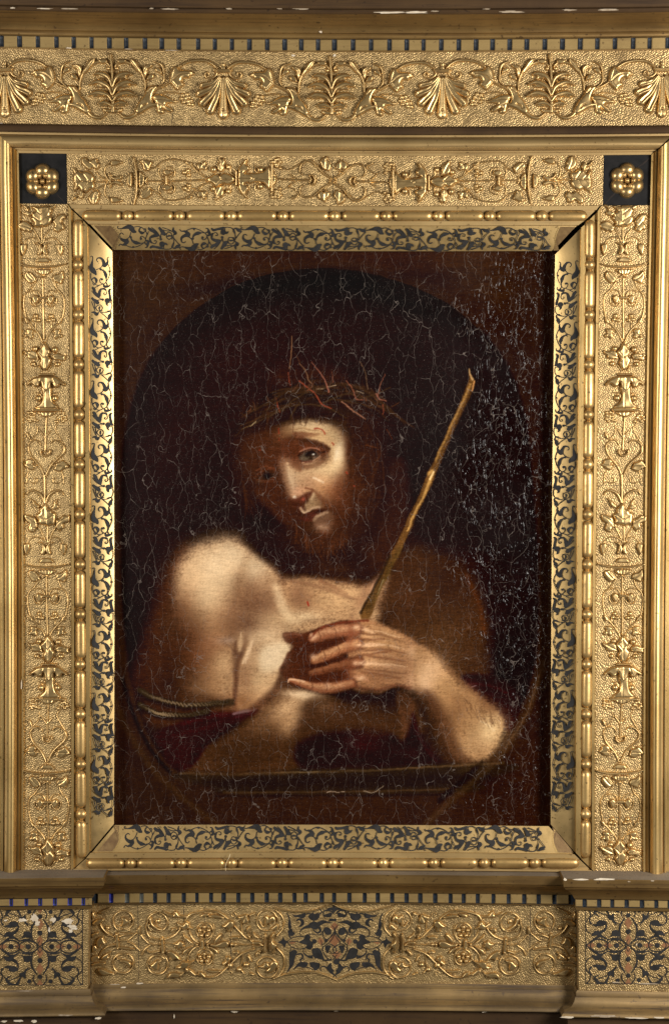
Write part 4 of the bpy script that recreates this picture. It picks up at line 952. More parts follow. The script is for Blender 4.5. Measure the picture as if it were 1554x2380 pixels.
for x, y, w, h, d in ((161,111.5,14,4,41.2),(300,114,24,2.4,41.2),(400,117,40,2.4,41.0),(681,129,10,6,24.4),(777,129,8,8,24.4),(3,287,10,4,24.4),(745,74,8,6,43),
                      (1402,2043.5,56,6.5,93.3),(1312,2044,10,8,93.3),(1460,2049,8,3,93),(1515,2047,10,3,93),(1350,2044,40,4,93.2),
                      (287,2295,16,5,10.8),(325,2285.5,20,4,9.5),(265,2288,30,3,9.5),(545,2351.5,20,5,40),(780,2349.5,12,2.5,42),(1124,2350.5,14,7,42),(405,2362,4,12,37),
                      (43,2373,30,6,83),(80,2373.5,14,8,83),(10,2374,16,5,83),(228,2366.5,20,6,90),(150,2359.5,40,4,97.6),(1404,2361.5,64,7,98),(1320,2364,40,6,98),(1480,2366,60,4,97),(1530,2365,30,4,97),
                      (1430,2283,22,3,58),(1500,2286,60,3,58),(60,2303,40,2.5,60.8),(1478,2195,4,4,54.6)):
    flake(frame, x, y, d, rag(w, h, 16), M_gesso_dull if (h < 3.5 or x in (150, 1404, 265)) else None)
flake(frame, 50.5, 1592, 10.5, rag(4, 26, 12))
# shrinkage cracks across the cast lengths
def crack(parent, pts, d, w=1.0):
    k = Ink(); P = []
    for (a, b), (c, e) in zip(pts, pts[1:]):
        for t in np.linspace(0, 1, 6)[:-1]: P.append((a+(c-a)*t+rf.uniform(-.8, .8), b+(e-b)*t+rf.uniform(-.8, .8)))
    P.append(pts[-1]); k.rib(P, [w*.6, w, w*1.1, w*.8, w*.3], 2)
    def m(x, y, h):
        X, Z = F(x, y, d); return np.stack([X, Z, d+.15+h*.2], 1)
    k.object('crack', m, M_void, parent)
for pts in (((262,205),(265,262)),((264,220),(266,250)),((403,252),(399,290)),((328,124),(334,134)),((1278,170),(1281,245)),((1280,262),(1276,290)),((1037,265),(1034,292)),((1400,255),(1396,275),(1420,280),(1442,286)),((864,130),(866,200)),((768,200),(771,280)),((1398,122),(1399,140))):
    crack(frieze, pts, 24, 1.3)
for pts in (((772.5,364),(773,477)),((590,370),(592,476)),((650,372),(649,470)),((895,370),(893,474)),((963,380),(963,470)),((300,368),(301,400)),((1243,366),(1242,400)),((1104,390),(1103,470))): crack(stripT, pts, 0, 1.0)
for y in (600,711,871,988,1112,1294,1413,1560,1676,1806): crack(stripL, ((axis(56, y), y), (axis(160, y), y+rf.uniform(-2, 5))), 0, .9)
for y in (548,655,873,948,1128,1340,1470,1642,1900): crack(stripR, ((axis(1388, y), y+rf.uniform(0, 6)), (axis(1494, y), y)), 0, .9)
for pts in (((321,2104),(322,2281)),((475,2108),(474,2280)),((426,2102),(428,2150)),((537,2150),(536,2270)),((1231,2102),(1231,2280)),((1102,2110),(1102,2275))): crack(centre, pts, 2, 1.2)
# dark shrinkage gaps beside the pier panels
for x, y0, y1, d in ((208.5, 2106, 2296, 20), (1341, 2104, 2294, 20)):
    V, Fc = box_bm(FX(x-2.2, d, 2200), FX(x+2.2, d, 2200), FZ(y1, d), FZ(y0, d), 2.5, 5.5); part('joint_gap', V, Fc, M_void, None, False)
# open crack across the right corner block
for pts, p in ((((1404,475),(1425,452),(1432,444)), None), (((1482,388),(1500,376),(1508,366)), None), (((133,452),(146,466),(157,478)), None)):
    crack(frame, pts, -1.2, 3.0 if pts[0][0] > 1000 else 2.0)

# hand everything over to its parent without moving it
bpy.context.view_layer.update()
for o, p in PARTS:
    o.parent = p
    if p is frame: o.matrix_parent_inverse = Matrix.Translation(frame_off)
for o, p in PARTS:
    if p is not frame:
        o.matrix_parent_inverse = Matrix.Identity(4)

# ---------------------------------------------------------------- a stray straw lying over the beads
pts = [(535,1985),(532,1994),(527,2003),(524,2014),(525,2024)]
rows = []
for k, (x, y) in enumerate(catmull(pts, 5)):
    X, Z = F(x, y, 14 if y < 2016 else 10); r = 1.0-.02*k
    rows.append(np.array([(float(X)+r*math.cos(a), float(Z), (14 if y < 2016 else 10)+r*math.sin(a)) for a in np.linspace(0, 2*math.pi, 7)]))
V, Fc = loft(rows)
st = build('straw', V, Fc, M_straw); st['label'] = 'pale dry straw caught across the bead moulding under the painting'; st['category'] = 'straw'

# ================================================================= brush work for the canvas
# ---------------------------------------------------------------- painted canvas (numpy brush work)
PX0,PX1,PY0,PY1=254.0,1299.0,576.0,1926.0
STEP=1.6
prng=np.random.default_rng(7)
def vnoise(h,w,sx,sy,rg=None):
    rg=rg or prng
    gh,gw=int(h/sy)+3,int(w/sx)+3
    g=rg.random((gh,gw))
    y=np.arange(h)/sy; x=np.arange(w)/sx
    y0=y.astype(int); x0=x.astype(int)
    fy=y-y0; fx=x-x0
    fy=(fy*fy*(3-2*fy))[:,None]; fx=(fx*fx*(3-2*fx))[None,:]
    a=g[np.ix_(y0,x0)]; b=g[np.ix_(y0,x0+1)]; c=g[np.ix_(y0+1,x0)]; d=g[np.ix_(y0+1,x0+1)]
    return (a*(1-fx)+b*fx)*(1-fy)+(c*(1-fx)+d*fx)*fy-.5
def smooth(pts,n=6,closed=True):
    P=np.array(pts,float); out=[]; N=len(P)
    rng_=range(N) if closed else range(N-1)
    for i in rng_:
        if closed: p0,p1,p2,p3=P[i-1],P[i],P[(i+1)%N],P[(i+2)%N]
        else: p0,p1,p2,p3=P[max(i-1,0)],P[i],P[i+1],P[min(i+2,N-1)]
        for k in range(n):
            t=k/n
            out.append(.5*((2*p1)+(p2-p0)*t+(2*p0-5*p1+4*p2-p3)*t*t+(3*p1-p0-3*p2+p3)*t**3))
    if not closed: out.append(P[-1])
    return np.array(out)
class Paint:
    def __init__(s):
        s.W=int((PX1-PX0)/STEP)+1; s.H=int((PY1-PY0)/STEP)+1
        s.x=PX0+np.arange(s.W)*STEP; s.y=PY0+np.arange(s.H)*STEP
        X,Y=np.meshgrid(s.x,s.y)
        H,W=s.H,s.W
        s.X=X+3*vnoise(H,W,14,14)+1.6*vnoise(H,W,3,3)
        s.Y=Y+3*vnoise(H,W,14,14)+1.6*vnoise(H,W,3,3)
        s.fx=X; s.fy=Y
        s.im=np.zeros((H,W,3))
        s.grain=vnoise(H,W,1.6,1.2)+.6*vnoise(H,W,5,1.3)+.5*vnoise(H,W,2.5,2.5)
    def box(s,x0,x1,y0,y1):
        i0=max(0,int((y0-PY0)/STEP)); i1=min(s.H,int((y1-PY0)/STEP)+2)
        j0=max(0,int((x0-PX0)/STEP)); j1=min(s.W,int((x1-PX0)/STEP)+2)
        return slice(i0,max(i0,i1)),slice(j0,max(j0,j1))
    def put(s,b,al,col,g=0):
        if g: al=np.clip(al*(1+g*s.grain[b]*2.2*(1-al*.5)),0,1)
        al=al[...,None]
        s.im[b]=s.im[b]*(1-al)+np.array(col,float)/255*al
    def poly(s,pts,col,f=6,a=1,g=0,sm=True):
        P=smooth(pts,5) if sm else np.array(pts,float)
        b=s.box(P[:,0].min()-f-6,P[:,0].max()+f+6,P[:,1].min()-f-6,P[:,1].max()+f+6)
        X=s.X[b];Y=s.Y[b]
        d=np.full(X.shape,1e9); ins=np.zeros(X.shape,bool)
        Q=np.roll(P,-1,0)
        for (x0,y0),(x1,y1) in zip(P,Q):
            dx,dy=x1-x0,y1-y0; L=dx*dx+dy*dy
            if L<1e-9: continue
            t=np.clip(((X-x0)*dx+(Y-y0)*dy)/L,0,1)
            d=np.minimum(d,(X-x0-t*dx)**2+(Y-y0-t*dy)**2)
            if y0!=y1:
                c=((y0>Y)!=(y1>Y))&(X<dx*(Y-y0)/(y1-y0)+x0)
                ins^=c
        d=np.sqrt(d); d=np.where(ins,-d,d)
        t=np.clip(.5-d/(2*f),0,1); t=t*t*(3-2*t)
        s.put(b,t*a,col,g)
    def blob(s,cx,cy,rx,ry,ang,col,a,g=0):
        r=max(rx,ry)*2.3
        b=s.box(cx-r,cx+r,cy-r,cy+r)
        c,sn=math.cos(math.radians(ang)),math.sin(math.radians(ang))
        u=(s.X[b]-cx)*c+(s.Y[b]-cy)*sn; v=-(s.X[b]-cx)*sn+(s.Y[b]-cy)*c
        s.put(b,a*np.exp(-((u/rx)**2+(v/ry)**2)),col,g)
    def stroke(s,pts,w,col,a=1,soft=.6,g=0,sm=True):
        P=np.array(pts,float)
        if sm and len(P)>2: P=smooth(P,5,False)
        n=len(P)
        ws=np.interp(np.linspace(0,1,n),np.linspace(0,1,len(w)),w) if hasattr(w,'__len__') else np.full(n,float(w))
        m=ws.max()*(1+soft)+6
        b=s.box(P[:,0].min()-m,P[:,0].max()+m,P[:,1].min()-m,P[:,1].max()+m)
        X=s.X[b];Y=s.Y[b]; q=np.full(X.shape,9.)
        for i in range(n-1):
            (x0,y0),(x1,y1)=P[i],P[i+1]
            dx,dy=x1-x0,y1-y0; L=max(dx*dx+dy*dy,1e-6)
            t=np.clip(((X-x0)*dx+(Y-y0)*dy)/L,0,1)
            d=np.hypot(X-x0-t*dx,Y-y0-t*dy)
            q=np.minimum(q,d/np.maximum((ws[i]+(ws[i+1]-ws[i])*t)*.5,.35))
        t=np.clip((1+soft-q)/(2*soft+1e-6),0,1); t=t*t*(3-2*t)
        s.put(b,t*a,col,g)

def FA(*p): return [(503.4+x/3.6017,776.6+y/3.6017) for x,y in p]
def FC(*p): return [(604.05+x/6.0027,992.4+y/6.0027) for x,y in p]
def LB(*p): return [(258.9+x/3.3096,1150.6+y/3.3096) for x,y in p]
def RZ(*p): return [(647.2+x/2.5128,827+y/2.5128) for x,y in p]
def HZ(*p): return [(632.8+x/2.7012,1402.3+y/2.7012) for x,y in p]

def make_painting():
    c=Paint(); H,W=c.H,c.W
    # ground of the spandrels: warm umber
    c.im[:]=np.array((47,26,18))/255
    c.blob(330,640,150,110,0,(64,40,25),.8)
    c.blob(560,600,260,60,0,(60,34,22),.6)
    c.blob(900,600,250,50,0,(52,27,17),.8)
    c.blob(1130,640,120,70,30,(66,40,26),.8)
    c.blob(1230,760,90,220,0,(50,31,23),.8)
    c.blob(280,780,60,160,0,(58,36,22),.7)
    c.blob(1260,1300,50,500,0,(40,24,17),.7)
    c.blob(700,1870,500,50,0,(56,32,21),.8)
    c.blob(350,1850,110,90,0,(46,28,18),.8)
    c.blob(1230,1850,90,120,0,(52,29,18),.8)
    # oval niche opening
    oval=[(745,620),(640,632),(540,664),(450,720),(380,790),(330,870),(300,960),(285,1060),(280,1200),(282,1350),(290,1480),(303,1580),(322,1650),(352,1720),(400,1780),(460,1815),(560,1825),(760,1825),(960,1815),(1070,1790),(1140,1740),(1200,1660),(1238,1560),(1250,1450),(1250,1300),(1240,1150),(1228,1020),(1206,910),(1165,825),(1110,760),(1040,705),(950,660),(850,632)]
    # rim bevel, lighter
    rim=[(757+(x-757)*1.035,1230+(y-1230)*1.03) for x,y in oval]
    c.poly(rim,(60,37,23),16,.55)
    c.poly(oval,(21,11,10),5)
    up=[(745,700),(600,720),(480,790),(400,890),(350,1000),(320,1150),(330,1350),(400,1500),(1100,1500),(1190,1350),(1200,1100),(1160,930),(1080,800),(900,715)]
    c.poly(up,(29,15,12),40,.9)
    c.blob(400,1000,110,190,15,(42,21,15),.75)
    c.blob(620,840,170,80,0,(44,21,16),.7)
    c.blob(900,800,200,70,0,(33,17,14),.6)
    c.blob(350,1230,70,180,0,(34,18,13),.7)
    c.blob(1060,1000,170,220,0,(25,14,12),.8)
    c.blob(1180,1250,70,260,0,(24,15,12),.6)
    c.blob(700,660,260,22,-3,(14,8,8),.8)
    c.blob(900,690,150,25,22,(14,8,8),.7)
    c.stroke([(370,800),(440,727),(540,664),(640,633),(745,621),(850,632),(950,660),(1040,704),(1110,760)],2.2,(72,45,30),.5,1)
    # lower niche: wall shadow and sill
    c.poly([(330,1660),(420,1790),(520,1835),(980,1830),(1100,1790),(1200,1680),(1160,1600),(800,1640),(450,1600)],(44,25,16),25,.9)
    c.poly([(440,1795),(1165,1774),(1120,1815),(1070,1842),(560,1846),(490,1828)],(43,30,21),7)
    c.poly([(490,1812),(1100,1800),(1060,1826),(560,1832)],(30,20,15),10,.7)
    c.stroke([(420,1797),(560,1799),(700,1795),(900,1788),(1168,1773)],5,(84,62,40),.8,1)
    c.stroke([(560,1798),(740,1793)],2.5,(122,98,64),.6,1)
    c.stroke([(900,1787),(1160,1774)],3,(104,74,46),.5,1)
    c.stroke([(520,1842),(700,1841),(900,1838),(1060,1834)],4,(82,56,37),.7,1)
    c.stroke([(500,1850),(700,1850),(1050,1846)],5,(28,17,12),.6,1)
    c.stroke([(760,1842),(772,1839),(785,1841),(800,1839)],1.6,(205,180,155),.6,.7)
    c.stroke([(845,1839),(868,1841),(890,1826)],1.6,(200,176,146),.6,.7)
    # rim of the niche below left and right
    c.stroke([(262,1620),(300,1700),(350,1780),(420,1850),(500,1912)],13,(72,47,30),.6,1.2)
    c.stroke([(285,1580),(310,1660),(348,1738),(395,1795)],9,(16,10,8),.75,.8)
    c.stroke([(1262,1540),(1238,1620),(1200,1700),(1150,1770),(1060,1850),(990,1915)],12,(80,54,36),.55,1.2)
    c.stroke([(1240,1530),(1215,1620),(1170,1700),(1110,1780),(1020,1860)],11,(22,13,10),.8,.8)
    c.stroke([(1255,1560),(1222,1660),(1175,1735)],3,(104,74,50),.6,1)
    # ---------------- far shoulder (viewer's right)
    c.poly([(870,1290),(940,1262),(1020,1285),(1085,1330),(1120,1400),(1132,1480),(1135,1570),(1080,1640),(980,1560),(900,1450),(850,1430)],(66,38,23),22,.95,.3)
    c.blob(1010,1500,80,80,30,(96,62,36),.75,.4)
    c.blob(960,1390,70,60,0,(78,45,27),.7,.4)
    c.blob(1060,1340,60,60,40,(60,33,22),.6,.3)
    c.stroke([(1085,1340),(1115,1410),(1124,1470)],10,(120,58,30),.35,1.2)
    # cloth behind elbow
    c.poly([(1070,1575),(1110,1566),(1165,1580),(1205,1620),(1192,1690),(1165,1690),(1120,1635)],(36,9,15),7)
    c.stroke([(1090,1590),(1140,1594),(1175,1610)],6,(64,18,27),.6,1); c.stroke([(1095,1597),(1105,1594)],2.5,(150,115,122),.7,.6)
    c.blob(1165,1650,25,28,0,(34,8,14),.7)
    # ---------------- near shoulder, arm and chest
    body=[(560,1258),(500,1262),(450,1280),(410,1312),(386,1360),(368,1420),(352,1490),(340,1560),(332,1630),(345,1680),(430,1690),(520,1672),(600,1660),(680,1600),(760,1480),(860,1440),(890,1380),(880,1320),(760,1340),(690,1330),(620,1300)]
    c.poly(body,(72,38,23),14,.97,.25)
    c.poly(LB((190,1500),(330,1000),(420,560),(600,380),(700,1000),(640,1560)),(62,31,19),40,.7,.3)
    c.stroke(LB((190,1530),(260,1200),(350,900),(430,620),(560,420)),28,(92,42,23),.3,1,.3)
    arm=LB((560,520),(700,390),(850,355),(985,375),(1040,470),(985,700),(960,900),(950,1150),(945,1350),(925,1570),(760,1580),(600,1540),(560,1350),(640,1100),(580,950),(520,750))
    c.poly(arm,(186,140,98),34,.95,.45)
    c.poly(LB((560,560),(660,440),(830,385),(980,400),(1020,470),(950,620),(925,800),(860,930),(700,900),(560,760)),(224,182,134),30,.93,.35)
    c.blob(*LB((800,560))[0],62,52,-30,(242,208,164),.9,.25)
    c.blob(*LB((760,760))[0],50,50,-20,(234,198,152),.8,.25)
    c.blob(*LB((930,450))[0],34,26,30,(240,206,162),.85,.25)
    c.blob(*LB((620,640))[0],26,50,10,(226,186,140),.7,.3)
    c.blob(*LB((700,1000))[0],60,40,0,(190,146,104),.7,.4)
    c.blob(*LB((600,1180))[0],52,60,15,(112,64,38),.85,.4)
    c.blob(*LB((480,1300))[0],52,80,10,(66,34,21),.85,.3)
    c.blob(*LB((760,1150))[0],40,26,0,(158,108,74),.7,.4)
    c.blob(*LB((860,1290))[0],24,30,20,(206,164,118),.75,.4)
    c.blob(*LB((860,1440))[0],32,34,0,(188,148,106),.7,.4)
    c.blob(*LB((700,1480))[0],40,22,10,(150,106,70),.6,.4)
    c.blob(*LB((900,1115))[0],24,9,-3,(206,184,170),.55,.3)
    c.blob(*LB((640,1560))[0],80,14,6,(74,44,26),.7,.3)
    # chest
    chest=LB((1040,480),(1120,470),(1240,560),(1330,700),(1420,880),(1480,960),(1620,960),(1900,900),(2040,880),(2000,1000),(1600,1050),(1420,1060),(1330,1100),(1380,1180),(1320,1320),(1280,1430),(1150,1600),(960,1650),(930,1480),(960,1250),(950,900),(980,640))
    c.poly(chest,(196,152,108),14,.95,.45)
    c.blob(*LB((1120,580))[0],34,40,-20,(236,206,164),.9,.3)
    c.blob(*LB((1090,830))[0],50,52,0,(142,98,68),.85,.5)
    c.blob(*LB((1030,980))[0],32,34,0,(118,76,54),.7,.5)
    c.blob(*LB((1200,820))[0],22,40,10,(146,104,76),.5,.5)
    c.poly(LB((1240,690),(1290,690),(1330,790),(1400,930),(1440,980),(1330,960),(1260,830)),(236,200,154),10,.85,.25)
    c.blob(*LB((1200,960))[0],60,20,10,(214,174,128),.75,.35)
    c.blob(*LB((1180,1060))[0],50,22,0,(228,190,146),.8,.3)
    c.poly(LB((1150,1180),(1300,1120),(1380,1180),(1310,1320),(1180,1370),(1130,1290)),(242,212,168),12,.95,.2)
    c.blob(*LB((1070,1250))[0],18,34,12,(214,172,128),.75,.3)
    c.blob(*LB((1130,1450))[0],46,30,-30,(214,176,130),.85,.35)
    c.blob(*LB((1020,1420))[0],22,40,0,(160,114,80),.7,.4)
    c.blob(*LB((1010,1590))[0],40,18,0,(122,76,48),.75,.4)
    c.stroke(LB((950,1640),(958,1450),(970,1300),(1010,1180),(1030,1090)),10,(92,52,35),.65,1.2,.3)
    c.stroke(LB((940,1200),(985,1240),(1000,1190)),8,(84,52,42),.55,1.2)
    c.poly(LB((985,1180),(990,1060),(1030,1040),(1025,1120),(1000,1200)),(216,174,128),9,.6,.3)
    c.stroke(LB((1030,1280),(1060,1180),(1090,1110)),9,(232,192,150),.7,.9,.3)
    # throat and far breast
    c.poly([(660,1345),(700,1338),(780,1352),(850,1362),(884,1330),(902,1340),(880,1395),(842,1432),(760,1440),(690,1432),(668,1400)],(196,150,106),12,.9,.45)
    c.blob(780,1395,70,32,-8,(206,162,114),.8,.4)
    c.blob(850,1415,34,22,-35,(208,164,118),.7,.4)
    c.blob(705,1395,26,28,0,(150,104,72),.7,.5)
    c.blob(700,1432,50,14,0,(236,200,152),.8,.3)
    c.stroke([(745,1350),(790,1372),(812,1384)],7,(146,96,66),.6,1,.4)
    c.blob(845,1385,14,30,30,(150,98,70),.55,.4)
    c.stroke([(893,1326),(870,1352),(862,1378)],8,(204,150,118),.75,.9,.3)
    c.stroke([(715,1400),(718,1408)],4,(168,40,28),.9,.7)
    # neck and beard shadow
    c.poly([(590,1268),(640,1225),(760,1250),(860,1200),(930,1190),(960,1262),(905,1300),(884,1336),(850,1352),(790,1340),(730,1330),(672,1345),(636,1318)],(36,19,14),16,.97)
    c.blob(770,1320,60,22,0,(66,36,24),.65,.3)
    c.blob(880,1290,34,40,0,(70,36,24),.65,.3)
    c.poly([(905,1080),(935,1070),(950,1150),(935,1250),(900,1290),(880,1250),(892,1160)],(58,29,18),14,.7)
    c.poly([(560,1250),(600,1240),(660,1290),(640,1310),(590,1282)],(34,18,13),12,.8)
    # ---------------- hair
    c.poly(FA((180,900),(250,760),(330,700),(450,560),(600,300),(800,240),(1000,270),(1180,360),(1400,520),(1500,700),(1520,950),(1420,1120),(1420,1400),(1330,1640),(1180,1760),(1000,1820),(700,1800),(560,1660),(400,1440),(240,1200)),(30,16,13),22,.9)
    c.poly(FA((480,330),(580,280),(800,250),(1000,280),(1080,380),(980,480),(700,470),(520,460)),(60,29,20),22,.65)
    c.blob(*FA((540,340))[0],30,20,-20,(64,31,20),.5)
    # ---------------- face in shade
    c.poly(FA((215,960),(300,850),(420,790),(560,760),(900,760),(1080,850),(1140,1000),(1150,1200),(1140,1420),(1090,1560),(1000,1680),(900,1760),(800,1770),(720,1720),(640,1640),(520,1550),(400,1420),(300,1310),(235,1150)),(72,36,23),8,.97,.2)
    c.blob(*FA((320,930))[0],30,34,0,(84,44,26),.6,.3)
    c.blob(*FA((400,1300))[0],24,30,30,(82,40,24),.6,.3)
    c.blob(*FA((330,1200))[0],20,26,10,(52,28,20),.6)
    c.blob(*FA((1130,1300))[0],26,60,0,(88,42,24),.6,.3)
    c.blob(*FA((600,1500))[0],26,24,20,(62,30,20),.7)
    # lit forehead
    c.poly(FA((540,790),(640,742),(760,734),(880,748),(970,786),(1035,856),(1066,950),(1058,1090),(1020,1170),(940,1080),(930,960),(830,900),(720,860),(620,850),(560,880)),(206,164,114),15,.95,.45)
    c.poly(FA((610,760),(760,732),(880,742),(960,780),(900,815),(760,815),(650,808)),(232,198,150),8,.85,.3)
    c.blob(*FA((545,840))[0],26,22,0,(112,68,42),.85,.5); c.blob(*FA((590,800))[0],16,10,-20,(176,132,90),.6,.4)
    c.poly(FA((640,830),(760,822),(860,838),(770,866),(680,880)),(132,78,52),4,.7,.5)
    c.blob(*FA((980,840))[0],26,22,30,(224,192,142),.8,.3)
    c.poly(FA((750,870),(860,850),(980,880),(1040,960),(1010,1040),(930,960),(840,900)),(218,178,128),9,.8,.35)
    c.poly(FA((1000,920),(1050,900),(1070,1000),(1040,1110),(985,1130),(980,1030)),(234,202,154),9,.8,.25)
    c.stroke(FA((985,1080),(1000,1020),(1008,980)),6,(246,222,186),.8,.8)
    # socket and brow shade
    c.poly(FA((540,900),(640,868),(760,900),(860,920),(940,970),(900,1010),(700,1110),(600,1090),(560,1060)),(96,50,32),5,.85,.35)
    c.stroke(FA((700,890),(790,905),(880,925),(930,960)),11,(78,42,28),.8,.9,.3)
    c.blob(*FA((640,1000))[0],22,22,0,(84,42,26),.8,.3)
    # nose and cheek in light
    c.poly(FA((545,1060),(610,1090),(700,1120),(800,1130),(900,1090),(960,1060),(1060,1090),(1070,1180),(1040,1260),(1000,1330),(950,1400),(900,1390),(830,1330),(780,1340),(700,1370),(640,1360),(600,1290),(575,1180)),(194,148,104),14,.93,.45)
    c.blob(*FA((860,1170))[0],44,22,10,(218,180,134),.8,.3)
    c.blob(*FA((980,1130))[0],30,20,-30,(222,186,136),.75,.3)
    c.blob(*FA((700,1170))[0],32,16,20,(206,166,124),.7,.4)
    c.blob(*FA((620,1230))[0],15,34,-14,(210,172,134),.8,.35)
    c.blob(*FA((780,1250))[0],26,18,0,(186,140,106),.6,.4)
    c.blob(*FA((930,1290))[0],36,24,10,(206,146,98),.8,.35)
    c.blob(*FA((1010,1300))[0],20,34,10,(150,88,56),.7,.4)
    c.stroke(FA((815,1205),(855,1225),(890,1242)),4.5,(240,212,178),.8,.7)
    c.stroke(FA((575,1090),(585,1170),(610,1270),(640,1350)),6,(224,190,150),.5,1,.3)
    c.poly(FA((520,1020),(590,1050),(600,1150),(620,1260),(640,1340),(605,1350),(575,1250),(548,1150)),(136,90,62),9,.6,.4)
    c.stroke(FA((590,1080),(612,1190),(640,1290),(660,1350)),5,(222,186,146),.45,1,.3)
    # shadow under the eye
    c.stroke(FA((690,1085),(760,1110),(850,1095)),11,(112,68,46),.75,.9,.4)
    c.stroke(FA((630,1080),(700,1130)),10,(106,58,36),.6,1,.4)
    # nose underside
    c.blob(*FA((690,1330))[0],17,13,-15,(222,160,120),.85,.2)
    c.stroke(FA((652,1362),(662,1372)),5,(250,226,196),.9,.7)
    c.poly(FA((650,1385),(690,1362),(760,1330),(800,1318),(795,1350),(760,1385),(720,1415),(680,1412)),(94,44,31),5,.9)
    c.stroke(FA((745,1290),(800,1300),(812,1330)),5,(130,74,50),.7,.8)
    c.blob(*FA((722,1386))[0],6,4,0,(176,84,62),.9)
    c.poly(FA((600,1370),(650,1390),(700,1420),(740,1440),(690,1480),(630,1440)),(82,38,26),6,.85)
    # moustache lip area
    c.poly(FA((795,1345),(830,1320),(845,1370),(900,1420),(880,1455),(800,1470),(745,1480),(735,1430),(770,1395)),(176,138,98),5,.9,.4)
    c.stroke(FA((800,1380),(820,1328)),6,(212,174,132),.75,.9)
    c.blob(*FA((900,1420))[0],16,16,30,(120,76,50),.6,.5)
    c.poly(FA((880,1390),(930,1400),(950,1450),(930,1490),(890,1440)),(112,64,40),6,.7,.4)
    c.stroke(FA((702,1458),(732,1488),(770,1480),(800,1460),(858,1450)),6,(208,166,128),.85,.8)
    c.stroke(FA((715,1482),(737,1494),(772,1488)),3,(234,200,164),.6,.8)
    c.poly(FA((735,1510),(790,1495),(840,1470),(900,1470),(940,1478),(880,1500),(830,1530),(790,1560),(740,1560)),(92,40,32),4,.95)
    c.stroke(FA((830,1495),(880,1480),(940,1484)),6,(52,26,22),.8,.8)
    c.stroke(FA((715,1545),(760,1555),(800,1560)),6,(96,32,26),.7,.8)
    c.poly(FA((815,1555),(840,1515),(900,1490),(950,1485),(985,1540),(960,1600),(880,1600),(830,1600)),(150,112,82),6,.9,.5)
    c.stroke(FA((818,1560),(840,1528),(880,1505),(920,1494)),7,(208,168,130),.85,.7)
    c.blob(*FA((880,1580))[0],24,12,10,(104,68,50),.7,.5)
    c.blob(*FA((885,1640))[0],27,17,-5,(212,156,116),.95,.35)
    c.blob(*FA((880,1622))[0],16,7,-5,(234,190,150),.85,.3)
    c.blob(*FA((880,1700))[0],30,14,0,(112,54,34),.7,.4)
    c.poly(FA((640,1560),(720,1600),(800,1580),(900,1700),(1010,1620),(1090,1480),(1130,1520),(1060,1690),(920,1780),(780,1760),(690,1690)),(60,31,21),12,.6,.4)
    # beard falls into dark
    c.poly(FA((560,1600),(680,1640),(760,1740),(880,1790),(1000,1740),(1090,1600),(1160,1460),(1220,1600),(1120,1760),(900,1850),(700,1800)),(38,20,15),16,.55)
    c.blob(*FA((1040,1480))[0],20,44,0,(98,50,30),.6,.4)
    # near eye
    c.poly(FC((540,420),(580,360),(660,318),(740,320),(800,360),(840,400),(800,440),(720,480),(620,490),(560,465)),(74,48,38),3,.95)
    c.poly(FC((556,430),(600,385),(640,370),(650,450),(620,482),(572,462)),(92,78,60),3,.7)
    c.poly(FC((770,360),(815,400),(780,445),(750,450)),(60,52,46),3,.8)
    c.poly(FC((630,370),(700,325),(770,350),(785,405),(740,450),(680,455),(640,425)),(24,15,12),2.5,1); c.blob(*FC((655,440))[0],5,4,0,(128,116,92),.5)
    c.stroke(FC((538,400),(590,335),(680,300),(770,310),(850,360),(900,340)),4.5,(52,26,18),.9,.7)
    c.stroke(FC((560,340),(640,300),(740,290),(820,310)),4,(190,126,96),.7,.8)
    c.stroke(FC((600,500),(700,485),(780,450),(835,405)),3,(206,158,126),.75,.8)
    c.stroke(FC((610,525),(720,505),(800,470),(850,420)),3,(190,146,110),.5,.9)
    c.stroke(FC((570,478),(640,492),(720,478)),3,(82,36,26),.8,.8)
    c.blob(*FC((738,382))[0],2.7,2.3,0,(250,246,232),1); c.blob(*FC((755,425))[0],4,2,-30,(120,118,112),.7)
    # far eye in shade
    c.poly(FC((-30,720),(40,660),(120,630),(190,650),(180,700),(100,735),(20,750)),(60,40,32),3,.9)
    c.blob(*FC((110,675))[0],8,8,0,(18,11,10),.95)
    c.stroke(FC((-60,690),(20,620),(110,580),(200,590)),5,(116,60,38),.8,.9)
    c.stroke(FC((-20,760),(90,760),(190,730)),4,(104,54,36),.6,.9)
    c.blob(*FC((0,745))[0],5,4,0,(96,92,84),.8)
    # crown of thorns
    tw=(38,25,17); tl=(74,52,35)
    c.stroke(FA((180,800),(330,720),(470,620),(640,560),(800,560),(950,590),(1100,640),(1230,700)),26,(27,17,13),.9,1)
    c.stroke(FA((420,690),(560,620),(700,520),(860,440),(1030,430),(1200,490),(1330,540)),18,(32,20,15),.9,.9)
    for x,y,rx,ry,v in ((230,1010,34,70,1.),(250,1240,30,60,.9),(1190,1000,40,70,1.1),(1230,1240,44,80,1.15),(1180,1460,44,60,1.1),(380,720,60,40,.8),(700,560,130,36,.8),(1180,700,70,50,.9),(1090,1620,50,40,1.05),(900,1740,60,26,1.15),(700,1690,40,30,1.1)):
        c.blob(*FA((x,y))[0],rx,ry,0,(60*v,31*v,20*v),.6,.4)
    hr=np.random.default_rng(5)
    for k in range(70):                       # loose strands round the head
        a=hr.uniform(-2.9,.5); r=hr.uniform(300,520)
        x0,y0=790+r*1.15*math.cos(a),720+r*math.sin(a)*.95
        dx,dy=hr.uniform(-50,50),hr.uniform(70,240)
        v=hr.uniform(.7,1.25)
        c.stroke(FA((x0,y0),(x0+dx*.5,y0+dy*.5),(x0+dx,y0+dy)),[2,3.4,1.5],(64*v,34*v,22*v),.5,1)
